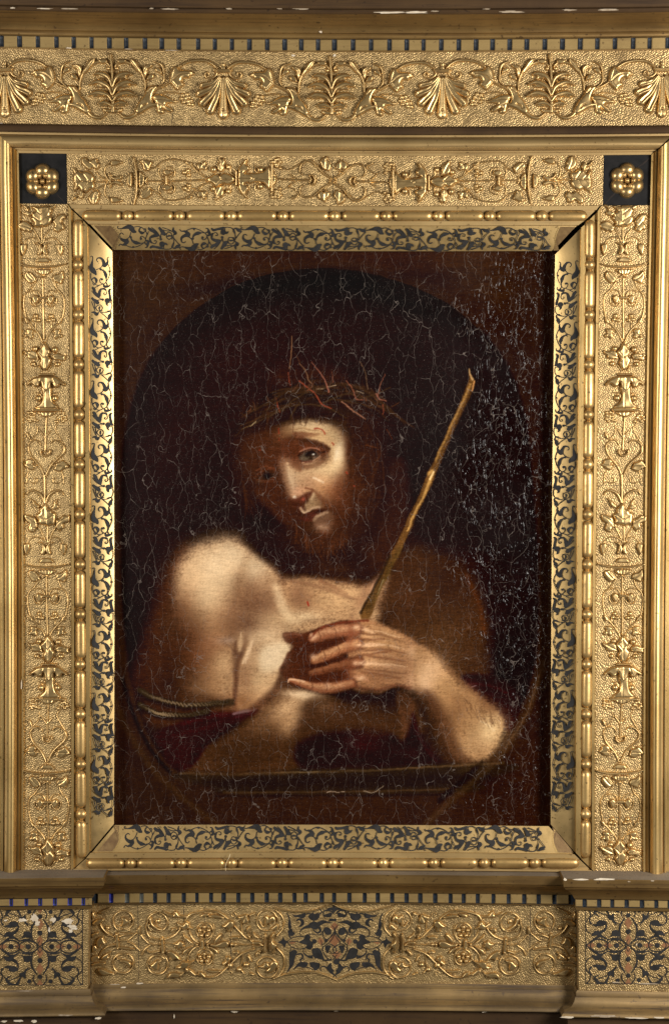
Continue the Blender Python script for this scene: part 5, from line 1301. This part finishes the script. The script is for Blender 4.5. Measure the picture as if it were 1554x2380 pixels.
    for k in range(46):                       # hair and beard falling beside the cheeks
        sd=hr.random()<.55
        x0=hr.uniform(1080,1380) if sd else hr.uniform(190,420); y0=hr.uniform(900,1350)
        dx=hr.uniform(-70,40) if sd else hr.uniform(-20,110); dy=hr.uniform(160,360); v=hr.uniform(.6,1.2)
        c.stroke(FA((x0,y0),(x0+dx*.3+18,y0+dy*.5),(x0+dx,y0+dy)),[2,4,1.5],(72*v,38*v,24*v),.5,1)
    for k in range(70):                       # soft brown beard along the jaw
        t=hr.random(); x0=660+430*t+hr.uniform(-25,25); y0=1600+150*math.sin(math.pi*t*.8)-170*max(0,t-.6)+hr.uniform(-40,50); v=hr.uniform(.7,1.25)
        c.stroke(FA((x0,y0),(x0+hr.uniform(-20,30),y0+45),(x0+hr.uniform(-30,40),y0+hr.uniform(80,130))),[2,4,1.5],(84*v,44*v,28*v),.5,1)
    for k in range(48):                       # the plaited briars, from temple to temple
        t0=hr.uniform(-.05,.8); t1=t0+hr.uniform(.18,.42); ph=hr.uniform(0,6.28); off=hr.uniform(-1,1); v=hr.uniform(.65,1.3)
        P=[]
        for t in np.linspace(t0,t1,5):
            x=170+1330*t; y=790-330*math.sin(math.pi*min(max(t*.86+.02,0),1))**.8+(60 if t>.75 else 0)*(t-.75)*4
            P.append((x,y+off*62+34*math.sin(ph+t*9)))
        c.stroke(FA(*P),[2,4.5,5,4,2],((70*v,45*v,30*v) if k%3 else (28,20,14)),.55,.9)
    c.stroke(FA((560,520),(700,540),(860,590),(1000,640),(1130,650)),14,(46,28,20),.8,.9)
    for p,w in (((430,700),(560,620),(660,540),(790,470),(930,440)),3.5),(((500,650),(640,600),(800,590),(960,630),(1080,700)),3),(((860,600),(960,540),(1090,500),(1230,530)),3.5),(((330,740),(450,680),(560,640)),3),(((1040,560),(1180,540),(1330,500),(1450,450)),3),(((620,740),(630,660),(700,570)),4):
        c.stroke(FA(*p),w,tl,.75,.9)
    for p,w,col in (
        (((628,20),(622,150),(610,290)),[1.5,4,3],(170,120,84)),(((600,320),(604,380),(615,430)),[3,3,2],(186,84,60)),
        (((690,240),(740,300),(770,390),(800,420)),[2,4,4],(176,126,92)),(((640,150),(700,240)),[1,3],(110,70,50)),
        (((790,230),(860,320),(910,400),(935,485)),[1.5,4,6],(204,124,100)),(((690,395),(760,450),(840,520),(890,590),(960,620)),[5,4,5,3],(196,88,62)),
        (((1045,560),(1110,610),(1180,670),(1240,715)),[3,5,3],(206,140,110)),(((1190,230),(1240,320),(1265,460)),[2,4,4],(132,100,76)),
        (((1410,330),(1370,420),(1345,510)),[2,4,5],(160,92,70)),(((1080,390),(1140,470),(1170,540),(1230,550)),[3,4,4],(186,108,82)),
        (((1330,500),(1360,540),(1420,560)),[5,4,3],(196,116,92)),(((1390,590),(1395,640),(1390,670)),[4,3,2],(178,84,62)),
        (((495,530),(510,600),(530,660)),[2,3,2],(176,72,46)),(((830,460),(890,455)),[3,3],(200,170,130)),(((930,440),(1000,430)),[3,3],(206,176,140)),
        (((280,770),(330,728)),[3,5],(196,170,126)),(((210,800),(290,760)),[2,3],(120,92,60)),(((1170,475),(1230,490)),[3,3],(190,160,130)),
        (((960,310),(975,400)),[2,4],(150,86,66)),(((620,740),(640,700),(635,880)),[2,3,2],(130,84,60)),(((1420,800),(1470,880)),[3,2],(120,58,36)),(((1250,930),(1330,950)),[6,4],(112,58,34))):
        c.stroke(FA(*p),[x*.62 for x in w],[v*.86 for v in col],.85,.8)
    for p,w in (((820,790),(870,795),(905,835)),4.5),(((965,905),(978,925)),5),(((520,790),(524,830)),4),(((1085,1160),(1092,1168)),6),(((355,965),(362,968)),4),(((1148,1270),(1152,1275)),4),(((524,870),(526,890)),3):
        c.stroke(FA(*p),w*.75,(156,56,36),.8,.8)
    # ---------------- reed
    c.poly(RZ((1105,150),(1112,110),(1140,150),(1135,190),(1060,350),(985,520),(935,640),(900,740),(840,860),(770,1010),(720,1120),(650,1260),(600,1360),(540,1520),(500,1560),(480,1500),(560,1340),(640,1180),(700,1070),(760,940),(820,810),(870,690),(900,630),(960,490),(1040,310)),(112,74,36),3,.97,.3)
    c.stroke(RZ((1115,170),(1060,290),(990,440),(915,610)),5,(172,126,66),.85,.8,.4)
    c.stroke(RZ((1135,170),(1080,300),(1010,460),(940,630)),3.5,(72,44,22),.8,.8)
    c.stroke(RZ((880,690),(900,680),(860,790),(800,910),(750,1020)),[9,7,4],(192,144,78),.9,.7,.3)
    c.stroke(RZ((885,720),(905,678)),4,(244,206,144),.9,.6)
    c.stroke(RZ((1112,75),(1118,110),(1130,140)),[2,4,5],(190,150,100),.9,.7); c.stroke(RZ((1140,150),(1130,200)),4,(214,150,90),.8,.7)
    c.stroke(RZ((612,1310),(580,1390)),[4,2],(236,210,150),.9,.6)
    c.stroke(RZ((650,1170),(560,1350),(480,1500)),6,(24,14,10),.7,.9)
    c.stroke(RZ((720,1110),(640,1260),(560,1440)),5,(130,96,48),.5,.9)
    # ---------------- far hand in shade, near forearm
    c.poly([(436,1792),(470,1745),(520,1715),(600,1660),(650,1600),(700,1600),(770,1620),(830,1650),(900,1660),(960,1640),(985,1690),(950,1722),(900,1700),(820,1690),(740,1700),(690,1730),(675,1790)],(78,47,28),12,.97,.3)
    c.blob(668,1650,56,30,-25,(186,146,104),.9,.35)
    c.blob(705,1617,40,13,6,(222,184,140),.9,.25)
    c.blob(668,1685,26,30,30,(204,158,110),.75,.35)
    c.blob(610,1690,50,26,-35,(128,88,56),.7,.4)
    c.blob(745,1655,40,24,10,(118,78,52),.7,.4)
    c.blob(560,1740,90,36,-20,(70,42,26),.6,.3)
    c.blob(850,1650,80,26,8,(64,38,24),.7,.3)
    c.poly(HZ((70,190),(130,180),(180,190),(300,150),(500,110),(520,300),(500,500),(300,540),(150,520),(95,480),(45,420),(90,320),(135,265),(75,235)),(78,36,23),4,.98,.2)
    c.blob(*HZ((140,200))[0],20,8,0,(108,54,36),.7); c.blob(*HZ((170,420))[0],30,30,0,(86,42,26),.6,.3)
    c.stroke(HZ((75,200),(130,190),(180,195)),5,(150,92,66),.6,.9); 
    # near hand
    hand=HZ((500,130),(560,105),(650,115),(760,160),(880,230),(965,290),(1010,370),(1010,470),(960,545),(880,530),(780,515),(680,560),(570,560),(490,520),(480,400),(470,260))
    c.poly(hand,(176,122,82),6,.97,.4)
    c.blob(*HZ((700,230))[0],60,26,22,(196,146,98),.8,.4)
    c.blob(*HZ((640,370))[0],46,16,4,(206,158,112),.75,.4)
    c.blob(*HZ((760,420))[0],52,26,10,(188,138,98),.7,.4)
    c.blob(*HZ((920,330))[0],34,16,35,(228,182,138),.85,.3)
    c.blob(*HZ((910,490))[0],24,26,0,(230,180,138),.85,.3)
    c.blob(*HZ((950,420))[0],22,16,40,(160,112,84),.6,.4)
    for a,b_,w,col,al in (((520,145),(640,190),9,(226,176,130),.9),((540,200),(720,240),8,(216,164,116),.8),((540,262),(700,262),9,(230,180,136),.9),((560,300),(760,330),7,(206,156,112),.7),((540,380),(740,390),9,(228,178,134),.9),((520,460),(600,480),14,(206,148,108),.8),((620,140),(820,215),8,(206,154,106),.7),((700,400),(860,410),6,(212,160,120),.6)):
        c.stroke(HZ(a,((a[0]+b_[0])/2,(a[1]+b_[1])/2-6),b_),[w*.6,w,w*.3],col,al,.9,.35)
    for a,b_ in (((530,225),(700,225)),((540,330),(740,300)),((560,430),(800,470)),((600,330),(830,360))):
        c.stroke(HZ(a,b_),5,(128,78,52),.6,1,.4)
    c.stroke(HZ((520,520),(640,545),(760,520),(860,530)),9,(116,66,44),.7,1,.3)
    # fingers
    def finger(pts,w,base,lit,tip):
        c.stroke(HZ(*pts),[x*1.18 for x in w],(70,32,22),.9,.5)
        c.stroke(HZ(*pts),w,base,.97,.4,.3)
        up=[(x,y-w[0]*.35) for x,y in pts]
        c.stroke(HZ(*up),[x*.5 for x in w],lit,.85,.9,.35)
        c.blob(*HZ(tip)[0],7,6,0,(236,186,146),.75,.2)
    finger(((540,370),(420,390),(300,420),(240,440)),[24,22,18,12],(112,60,38),(150,92,60),(520,372))
    finger(((530,255),(430,280),(330,325),(262,355)),[24,25,23,17],(166,104,68),(206,150,104),(255,330))
    finger(((520,165),(440,170),(330,190),(255,215)),[28,29,26,21],(160,96,64),(208,150,108),(258,208))
    finger(((490,505),(400,525),(300,530),(200,505),(110,480)),[22,24,21,16,8],(158,94,62),(206,148,104),(345,515))
    c.stroke(HZ((105,492),(115,478),(200,488)),4,(228,180,140),.85,.7)
    c.stroke(HZ((260,250),(380,262),(460,235)),6,(72,32,22),.8,.8); c.stroke(HZ((250,392),(360,372),(470,330)),7,(60,28,20),.85,.8)
    c.blob(*HZ((490,190))[0],9,30,10,(140,76,50),.7,.3); c.blob(*HZ((480,440))[0],12,22,0,(110,58,38),.7,.3)
    c.stroke(HZ((240,215),(300,155),(420,125),(520,112),(600,110)),5,(118,52,34),.85,.8)
    c.stroke(HZ((245,190),(250,225)),7,(230,180,140),.45,.8)
    # forearm to the elbow
    fa=HZ((900,280),(980,300),(1050,370),(1110,440),(1200,520),(1310,600),(1420,695),(1450,760),(1430,840),(1375,950),(1300,985),(1180,970),(1120,930),(1085,850),(1050,760),(1010,660),(960,570),(890,530))
    c.poly(fa,(172,126,84),9,.96,.45)
    c.poly(HZ((960,560),(1040,690),(1080,830),(1130,940),(1210,985),(1180,900),(1120,780),(1060,660),(1000,560)),(104,66,42),12,.75,.4)
    c.blob(*HZ((1000,440))[0],42,30,45,(214,166,118),.8,.35)
    c.blob(*HZ((1100,560))[0],60,30,42,(204,156,104),.8,.45)
    c.blob(*HZ((1260,690))[0],64,34,40,(190,142,94),.75,.5)
    c.blob(*HZ((1340,800))[0],36,40,30,(222,182,128),.9,.35)
    c.blob(*HZ((1350,650))[0],40,14,42,(150,102,66),.6,.5)
    c.blob(*HZ((1290,890))[0],30,30,0,(196,150,104),.7,.45)
    c.stroke(HZ((1310,740),(1350,762),(1390,795)),5,(244,214,166),.85,.8)
    c.stroke(HZ((1400,690),(1440,760),(1410,850),(1350,940)),5,(206,160,110),.5,1)
    c.stroke(HZ((960,545),(1010,640),(1050,740)),9,(76,44,28),.6,1)
    c.poly(HZ((780,560),(860,570),(900,640),(880,720),(850,800),(828,860),(810,790),(790,690)),(100,60,38),6,.7,.4)
    c.stroke(HZ((900,560),(960,680),(1010,830),(1060,960)),12,(34,22,15),.6,1)
    # ---------------- maroon cloth
    c.poly(HZ((150,880),(260,830),(420,800),(600,780),(720,800),(820,870),(880,690),(920,800),(980,930),(1040,990),(700,1015),(400,1020),(160,1010)),(30,9,13),10,.92,.2)
    c.stroke(HZ((880,700),(900,790),(960,910),(1030,990)),8,(66,17,20),.5,1,.3)
    c.blob(*HZ((860,940))[0],50,16,0,(50,11,14),.6,.3); c.blob(*HZ((400,960))[0],60,20,0,(36,11,17),.6,.3)
    c.blob(*HZ((560,880))[0],50,20,0,(56,15,23),.7,.3)
    c.poly(LB((330,1850),(440,1790),(560,1740),(760,1680),(950,1665),(1115,1640),(1100,1680),(950,1760),(840,1830),(750,1900),(660,2040),(560,2110),(440,2060),(390,1950)),(46,10,16),8,.96,.25)
    c.stroke(LB((560,1760),(700,1710),(880,1690)),9,(80,24,30),.6,1,.3)
    c.stroke(LB((480,1850),(700,1800),(860,1740)),8,(62,14,20),.55,1,.3)
    c.stroke(LB((940,1685),(1020,1660),(1115,1642)),[5,8,3],(134,104,108),.7,.9)
    c.stroke(LB((960,1710),(1080,1670)),6,(70,28,38),.6,.9)
    c.poly(LB((640,1900),(750,1860),(670,2040),(600,2090)),(34,8,14),8,.7)
    c.stroke(LB((700,1940),(840,1840),(960,1770)),6,(30,14,12),.7,.9)
    # ---------------- rope
    for pts,w in ((((220,1500),(300,1550),(400,1580),(540,1610),(700,1610),(820,1600),(925,1585)),15),(((215,1610),(290,1650),(370,1680),(470,1690),(620,1690),(740,1660)),14)):
        P=smooth(LB(*pts),10,False)
        c.stroke(P+np.array([0,4]),w*1.1,(26,16,12),.8,.7,sm=False)
        c.stroke(P,w*.8,(58,44,30),.9,.6,sm=False)
        for i in range(2,len(P)-2,2):
            k=i/len(P); br=math.exp(-((k-.42)/.26)**2)
            x,y=P[i]
            c.stroke([(x-3,y-3),(x+4,y+3)],3.0,(58+116*br,46+98*br,32+74*br),.9,.7)
    c.stroke(LB((880,1590),(925,1588)),9,(30,22,16),.7,.8)
    c.stroke(RZ((700,1130),(620,1290),(520,1480)),15,(64,45,22),.5,1)
    # deeper half tones where the brown ground was left thin
    c.blob(*LB((860,1000))[0],26,46,0,(150,104,70),.5,.4); c.blob(*LB((790,1400))[0],40,26,0,(150,106,70),.45,.4)
    c.blob(*LB((560,900))[0],26,60,8,(150,98,62),.45,.4); c.blob(*LB((1080,1560))[0],44,22,-20,(150,104,66),.55,.4)
    c.blob(720,1660,60,26,10,(96,62,40),.4,.4); c.blob(600,1760,70,24,-20,(58,35,22),.5,.3)
    c.blob(*HZ((600,560))[0],80,10,4,(44,25,17),.6); c.blob(*HZ((1120,720))[0],26,50,35,(120,80,50),.5,.4)
    c.blob(*HZ((820,400))[0],40,30,20,(150,104,72),.35,.4); c.blob(*HZ((640,460))[0],46,16,6,(138,92,62),.4,.4)
    # --- second sitting: modelling of the trunk
    c.blob(*LB((1080,850))[0],46,56,10,(112,76,54),.55,.5); c.blob(*LB((1190,700))[0],20,34,-20,(176,134,96),.4,.4)
    c.blob(*LB((1020,1000))[0],30,30,0,(104,68,48),.5,.5); c.blob(*LB((930,960))[0],30,40,0,(140,98,68),.4,.4)
    c.stroke(LB((958,1130),(948,1260),(962,1400),(950,1560)),[5,12,10,6],(84,50,36),.5,1.3,.3)
    c.stroke(LB((1010,1290),(1050,1210),(1085,1120)),[4,9,4],(236,196,152),.8,.9,.2)
    c.stroke(LB((1000,1060),(990,1140),(985,1190)),[4,8,5],(226,186,142),.65,1.1,.2)
    c.blob(*LB((500,1180))[0],34,90,8,(58,30,19),.5,.3); c.blob(*LB((520,1420))[0],46,40,0,(52,28,18),.5,.3)
    c.blob(*LB((640,1270))[0],36,44,10,(104,62,37),.45,.4); c.blob(*LB((880,1330))[0],18,34,12,(210,166,120),.5,.3)
    c.blob(*LB((1240,1240))[0],26,34,10,(250,218,176),.7,.15); c.blob(*LB((1170,1100))[0],40,16,0,(236,198,152),.6,.3)
    c.blob(*LB((1170,1500))[0],34,20,-40,(216,174,128),.55,.35)
    c.stroke(LB((1080,1640),(1200,1560),(1290,1430),(1330,1310)),[14,18,14,8],(66,36,24),.6,1,.3)
    c.blob(800,1385,50,18,-10,(212,168,120),.5,.3); c.blob(690,1380,18,26,0,(132,90,64),.5,.4)
    c.stroke([(676,1352),(740,1362),(800,1385),(830,1392)],[6,9,8,4],(124,80,56),.45,1.2,.4)
    # near forearm below the hands
    c.blob(702,1614,34,9,4,(240,206,164),.9,.15); c.blob(672,1642,34,16,-35,(214,172,126),.75,.3); c.blob(690,1668,14,24,32,(216,172,124),.6,.3)
    c.poly([(700,1650),(740,1625),(800,1640),(880,1652),(930,1690),(880,1712),(780,1700),(690,1730),(668,1760)],(66,39,25),16,.6,.3)
    c.blob(752,1640,26,14,20,(124,86,58),.6,.4); c.blob(560,1745,70,26,-22,(60,37,23),.5,.3)
    # far forearm
    c.stroke(HZ((930,560),(1010,650),(1060,780),(1110,930),(1220,985)),[34,44,46,40,20],(84,50,32),.6,.8,.3)
    c.stroke(HZ((1010,300),(1110,420),(1230,530),(1400,680)),[6,10,12,8],(150,104,68),.5,1,.4)
    c.blob(*HZ((990,420))[0],26,34,40,(230,184,138),.75,.25); c.blob(*HZ((960,500))[0],22,20,30,(236,190,146),.7,.2)
    c.blob(*HZ((1160,620))[0],50,20,42,(140,96,62),.4,.5); c.blob(*HZ((1250,770))[0],24,40,30,(150,104,66),.4,.5)
    c.blob(*HZ((1370,790))[0],24,34,30,(234,196,144),.7,.25); c.blob(*HZ((1240,840))[0],18,50,10,(208,162,112),.5,.4)
    hq=np.random.default_rng(9)
    for k in range(46):
        t=hq.random(); x0=1150+270*t+hq.uniform(-20,20); y0=590+130*t+hq.uniform(-25,60)
        c.stroke(HZ((x0,y0),(x0+14,y0+hq.uniform(20,44))),[1.2,2.2],(112,74,48),.5,.8)
    # knuckles and tendons
    for x,y,r in ((525,150,10),(545,262,9),(560,372,10),(555,470,9)): c.blob(*HZ((x,y))[0],r,5,-15,(238,194,152),.7,.2)
    for a,b_,d_ in (((560,190),(690,200),(800,235)),((560,300),(700,290),(840,310)),((580,415),(720,430),(850,440))):
        c.stroke(HZ(a,b_,d_),[3,5,2],(120,74,50),.5,1,.4)
    for a,b_,d_ in (((540,165),(680,180),(800,215)),((560,270),(700,262),(830,285)),((570,385),(710,380),(850,395))):
        c.stroke(HZ(a,b_,d_),[4,4.5,2],(230,184,140),.55,.9,.4)
    for x,y in ((300,200),(400,185),(330,330),(420,290),(320,415),(250,515),(340,520)): c.stroke(HZ((x-10,y-26),(x+2,y+2),(x-4,y+26)),3,(104,56,36),.5,1)
    for k in range(26):                       # wisps across the top of the brow, thorns round the wreath
        x0=hq.uniform(480,1090); y0=700+ .00042*(x0-780)**2*1.2+hq.uniform(-20,14)
        c.stroke(FA((x0,y0),(x0+hq.uniform(-14,14),y0+hq.uniform(22,44)),(x0+hq.uniform(-26,26),y0+hq.uniform(40,66))),[5,3.4,1.4],(62,36,24),.4,1.2)
    for k in range(22):
        t=hq.uniform(0,1); x0=200+1300*t; y0=770-310*math.sin(math.pi*min(t*.86+.04,1))**.8+hq.uniform(-30,40); a=hq.uniform(-2.6,-.5); L=hq.uniform(40,95); v=hq.uniform(.6,1.2)
        c.stroke(FA((x0,y0),(x0+L*.5*math.cos(a)+6,y0+L*.5*math.sin(a)),(x0+L*math.cos(a),y0+L*math.sin(a))),[3,2.4,1],(112*v,68*v,48*v),.65,.9)
    # --- and of the head
    c.stroke(FA((800,1300),(850,1340),(900,1390),(950,1440)),[4,8,9,6],(126,76,50),.55,1.1,.4)
    c.blob(*FA((860,1120))[0],28,12,10,(226,190,142),.6,.3); c.blob(*FA((900,1210))[0],26,16,10,(224,178,130),.5,.3)
    c.blob(*FA((1030,1400))[0],26,50,8,(92,48,30),.55,.4); c.blob(*FA((960,1360))[0],22,22,0,(150,94,60),.4,.4)
    c.stroke(FA((700,905),(780,890),(870,915),(950,965)),[5,9,9,4],(70,38,25),.7,1,.3)
    c.stroke(FA((640,830),(720,838),(800,826)),[4,6,3],(140,92,62),.6,1,.4); c.stroke(FA((640,795),(720,790),(800,800),(880,812)),[3,4,4,2],(172,128,86),.6,1,.3)
    c.stroke(FA((660,830),(650,880),(690,930)),[6,9,5],(98,54,34),.5,1,.4)
    c.blob(*FA((1020,1000))[0],12,32,8,(246,220,178),.6,.2); c.blob(*FA((990,1100))[0],22,16,-30,(236,202,152),.5,.3)
    c.blob(*FA((850,1040))[0],20,10,0,(150,104,72),.5,.4); c.stroke(FA((740,1105),(830,1100),(900,1060)),[5,7,4],(132,88,60),.5,1,.4)
    c.blob(*FA((620,1180))[0],10,30,-14,(224,188,146),.45,.3); c.blob(*FA((668,1320))[0],11,9,0,(228,172,132),.6,.2)
    c.blob(*FA((420,1180))[0],7,6,0,(14,9,8),.8); c.stroke(FA((330,1140),(400,1105),(480,1120)),[3,5,3],(124,66,42),.6,1); c.stroke(FA((340,1215),(420,1220),(490,1190)),[3,4,3],(110,58,38),.5,1)
    c.blob(*FA((300,1060))[0],26,34,10,(76,40,25),.5,.3); c.blob(*FA((470,1000))[0],20,40,0,(92,50,32),.4,.3)
    c.blob(*FA((560,1420))[0],20,18,20,(86,42,27),.4,.3)
    lm=c.im.mean(2,keepdims=True)
    c.im*=np.clip(lm/.92,0.001,1)**.10
    # ---------------- darkening of the varnish towards edges of canvas + weave
    n1=vnoise(H,W,60,60)+.6*vnoise(H,W,22,22)
    lum=c.im.mean(2,keepdims=True)
    n2=vnoise(H,W,1.3,1.0); n3=vnoise(H,W,9,1.1); n4=vnoise(H,W,1.1,8)
    grain=(.9*n2+.8*n3+.45*n4)[...,None]
    c.im*=1+.16*n1[...,None]
    c.im*=1+grain*np.where(lum>.28,.13,.34)
    # thin paint: dark ground shows in the half tones
    mid=np.exp(-((lum-.5)/.17)**2)
    fleck=np.clip((vnoise(H,W,1.8,1.3)+.7*vnoise(H,W,6,1.5)+.5*vnoise(H,W,12,12))[...,None]*2.2-.35,0,1)
    c.im*=1-mid*fleck*np.array([.13,.16,.18])
    # little pale losses in the paint
    sp=prng.random((H,W)); d=(sp>.9985)&(c.im.mean(2)<.3)
    c.im[d]=c.im[d]*.45+np.array((150,130,115))/255*.55*prng.random((d.sum(),1))
    np.clip(c.im,0,1,out=c.im)
    return c

# ================================================================= the painting: a stretched canvas with its paint as colour per vertex
def srgb_lin(c): return np.where(c <= .04045, c/12.92, ((c+.055)/1.055)**2.4)
def canvas_material():
    m, nt, b = mat_new('oil_paint_on_canvas')
    pos = N(nt, 'ShaderNodeNewGeometry').outputs['Position']
    at = N(nt, 'ShaderNodeAttribute', attribute_name='paint')
    paint = at.outputs['Color']
    # craquelure: thin open lines, longer upright than across
    wob = N(nt, 'ShaderNodeTexNoise'); wob.inputs['Scale'].default_value = 30; wob.inputs['Detail'].default_value = 3
    nt.links.new(pos, wob.inputs['Vector'])
    pv = mix(nt, .028, pos, wob.outputs['Color'], 'ADD')
    def cracks(scale, vec3, w0, w1):
        vo = N(nt, 'ShaderNodeTexVoronoi', feature='DISTANCE_TO_EDGE'); vo.inputs['Scale'].default_value = scale
        nt.links.new(scaled(nt, pv, vec3), vo.inputs['Vector'])
        return ramp(nt, vo.outputs['Distance'], [(w0, 1.0), (w1, 0.0)])
    c1 = cracks(60, (1.0, 1.0, .30), .002, .012)
    c2 = cracks(100, (1.0, 1.0, .6), .002, .013)
    patch = ramp(nt, noise(nt, pos, 22, 3, .6), [(.44, 0.0), (.62, 1.0)])
    broken = ramp(nt, noise(nt, scaled(nt, pos, (1, 1, .45)), 90, 3, .6), [(.38, .08), (.64, 1.0)])
    cr = math_(nt, 'MAXIMUM', math_(nt, 'MULTIPLY', c1, broken), math_(nt, 'MULTIPLY', math_(nt, 'MULTIPLY', c2, patch), math_(nt, 'MULTIPLY', broken, .7)))
    bw = N(nt, 'ShaderNodeRGBToBW'); nt.links.new(paint, bw.inputs[0])
    dark = ramp(nt, bw.outputs[0], [(.02, 1.0), (.30, .12)])
    vis = math_(nt, 'MULTIPLY', cr, math_(nt, 'MULTIPLY', dark, CRACK))
    colr = mix(nt, vis, paint, (.22, .178, .15))  # pale crack colour: dust in the cracks plus painted-in glints on their edges
    # worn points of the weave
    sp = ramp(nt, noise(nt, pos, 700, 1, .5), [(.70, 0.0), (.76, 1.0)])
    colr = mix(nt, math_(nt, 'MULTIPLY', math_(nt, 'MULTIPLY', sp, dark), .22), colr, (.25, .21, .18))
    nt.links.new(colr, b.inputs['Base Color'])
    b.inputs['Roughness'].default_value = .42
    b.inputs['Specular IOR Level'].default_value = .18
    # weave, brush and crack relief
    wx = N(nt, 'ShaderNodeTexNoise'); wx.inputs['Scale'].default_value = 520; wx.inputs['Detail'].default_value = 1
    nt.links.new(scaled(nt, pos, (.35, 1, 1.6)), wx.inputs['Vector'])
    wz = N(nt, 'ShaderNodeTexNoise'); wz.inputs['Scale'].default_value = 520; wz.inputs['Detail'].default_value = 1
    nt.links.new(scaled(nt, pos, (1.6, 1, .35)), wz.inputs['Vector'])
    h = math_(nt, 'ADD', math_(nt, 'ADD', wx.outputs['Fac'], wz.outputs['Fac']), math_(nt, 'MULTIPLY', noise(nt, pos, 130, 4, .6), 1.2))
    h = math_(nt, 'SUBTRACT', h, math_(nt, 'MULTIPLY', cr, .9))
    # crinkled varnish along the right side, where the cloth is roughest
    sp_ = N(nt, 'ShaderNodeSeparateXYZ'); nt.links.new(pos, sp_.inputs[0])
    nz = noise(nt, pos, 9, 3, .6)
    ex = math_(nt, 'ADD', math_(nt, 'MULTIPLY', sp_.outputs['X'], 3.6), math_(nt, 'MULTIPLY', nz, 1.1))
    crink = ramp(nt, math_(nt, 'SUBTRACT', ex, .85), [(.25, 0.0), (.75, 1.0)])
    rel = math_(nt, 'MULTIPLY', ramp(nt, noise(nt, scaled(nt, pos, (1, 1, .4)), 260, 1, .5), [(.60, 0.0), (.80, 1.0)]), crink)
    nt.links.new(math_(nt, 'SUBTRACT', .36, math_(nt, 'MULTIPLY', crink, .20)), b.inputs['Roughness'])
    bp = N(nt, 'ShaderNodeBump'); bp.inputs['Strength'].default_value = .10; bp.inputs['Distance'].default_value = .0009
    nt.links.new(h, bp.inputs['Height'])
    b2 = N(nt, 'ShaderNodeBump'); b2.inputs['Strength'].default_value = 1.0; b2.inputs['Distance'].default_value = .0011
    nt.links.new(rel, b2.inputs['Height']); nt.links.new(bp.outputs[0], b2.inputs['Normal'])
    nt.links.new(b2.outputs[0], b.inputs['Normal'])
    return m
CRACK = .55
PAINT_GAIN = .85
cv = make_painting()
DC = -62.0
Xg, Zg = F(cv.fx, cv.fy, DC)
# the cloth is not quite flat: it bellies and lifts at the corners
nx_, ny_ = (cv.fx-777)/520., (cv.fy-1250)/670.
dg = DC+2.2*np.cos(nx_*1.5)*np.cos(ny_*1.5)+1.2*np.sin(cv.fx/90.)*np.sin(cv.fy/120.)*np.clip(nx_, 0, 1)
V = W(np.stack([Xg.ravel(), Zg.ravel(), dg.ravel()], 1))
H_, W_ = cv.H, cv.W
ii, jj = np.meshgrid(np.arange(H_-1), np.arange(W_-1), indexing='ij')
a_ = (ii*W_+jj).ravel()
quads = np.stack([a_+W_, a_+W_+1, a_+1, a_], 1)
me = bpy.data.meshes.new('painting')
me.vertices.add(len(V)); me.vertices.foreach_set('co', V.ravel().astype(np.float32))
nq = len(quads)
me.loops.add(nq*4); me.loops.foreach_set('vertex_index', quads.ravel().astype(np.int32))
me.polygons.add(nq); me.polygons.foreach_set('loop_start', np.arange(0, nq*4, 4, dtype=np.int32))
me.update(calc_edges=True)
me.polygons.foreach_set('use_smooth', np.ones(nq, bool))
ca = me.color_attributes.new('paint', 'FLOAT_COLOR', 'POINT')
lin = np.clip(srgb_lin(cv.im)*PAINT_GAIN-np.array([.001, .0036, .0054]), .0008, .95)
ca.data.foreach_set('color', np.concatenate([lin.reshape(-1, 3), np.ones((H_*W_, 1))], 1).ravel().astype(np.float32))
me.materials.append(canvas_material()); me.validate()
cp = put('painting', me)
cp['label'] = 'dark cracked oil painting of a thorn-crowned bare-shouldered man holding a reed inside an oval niche'
cp['category'] = 'painting'
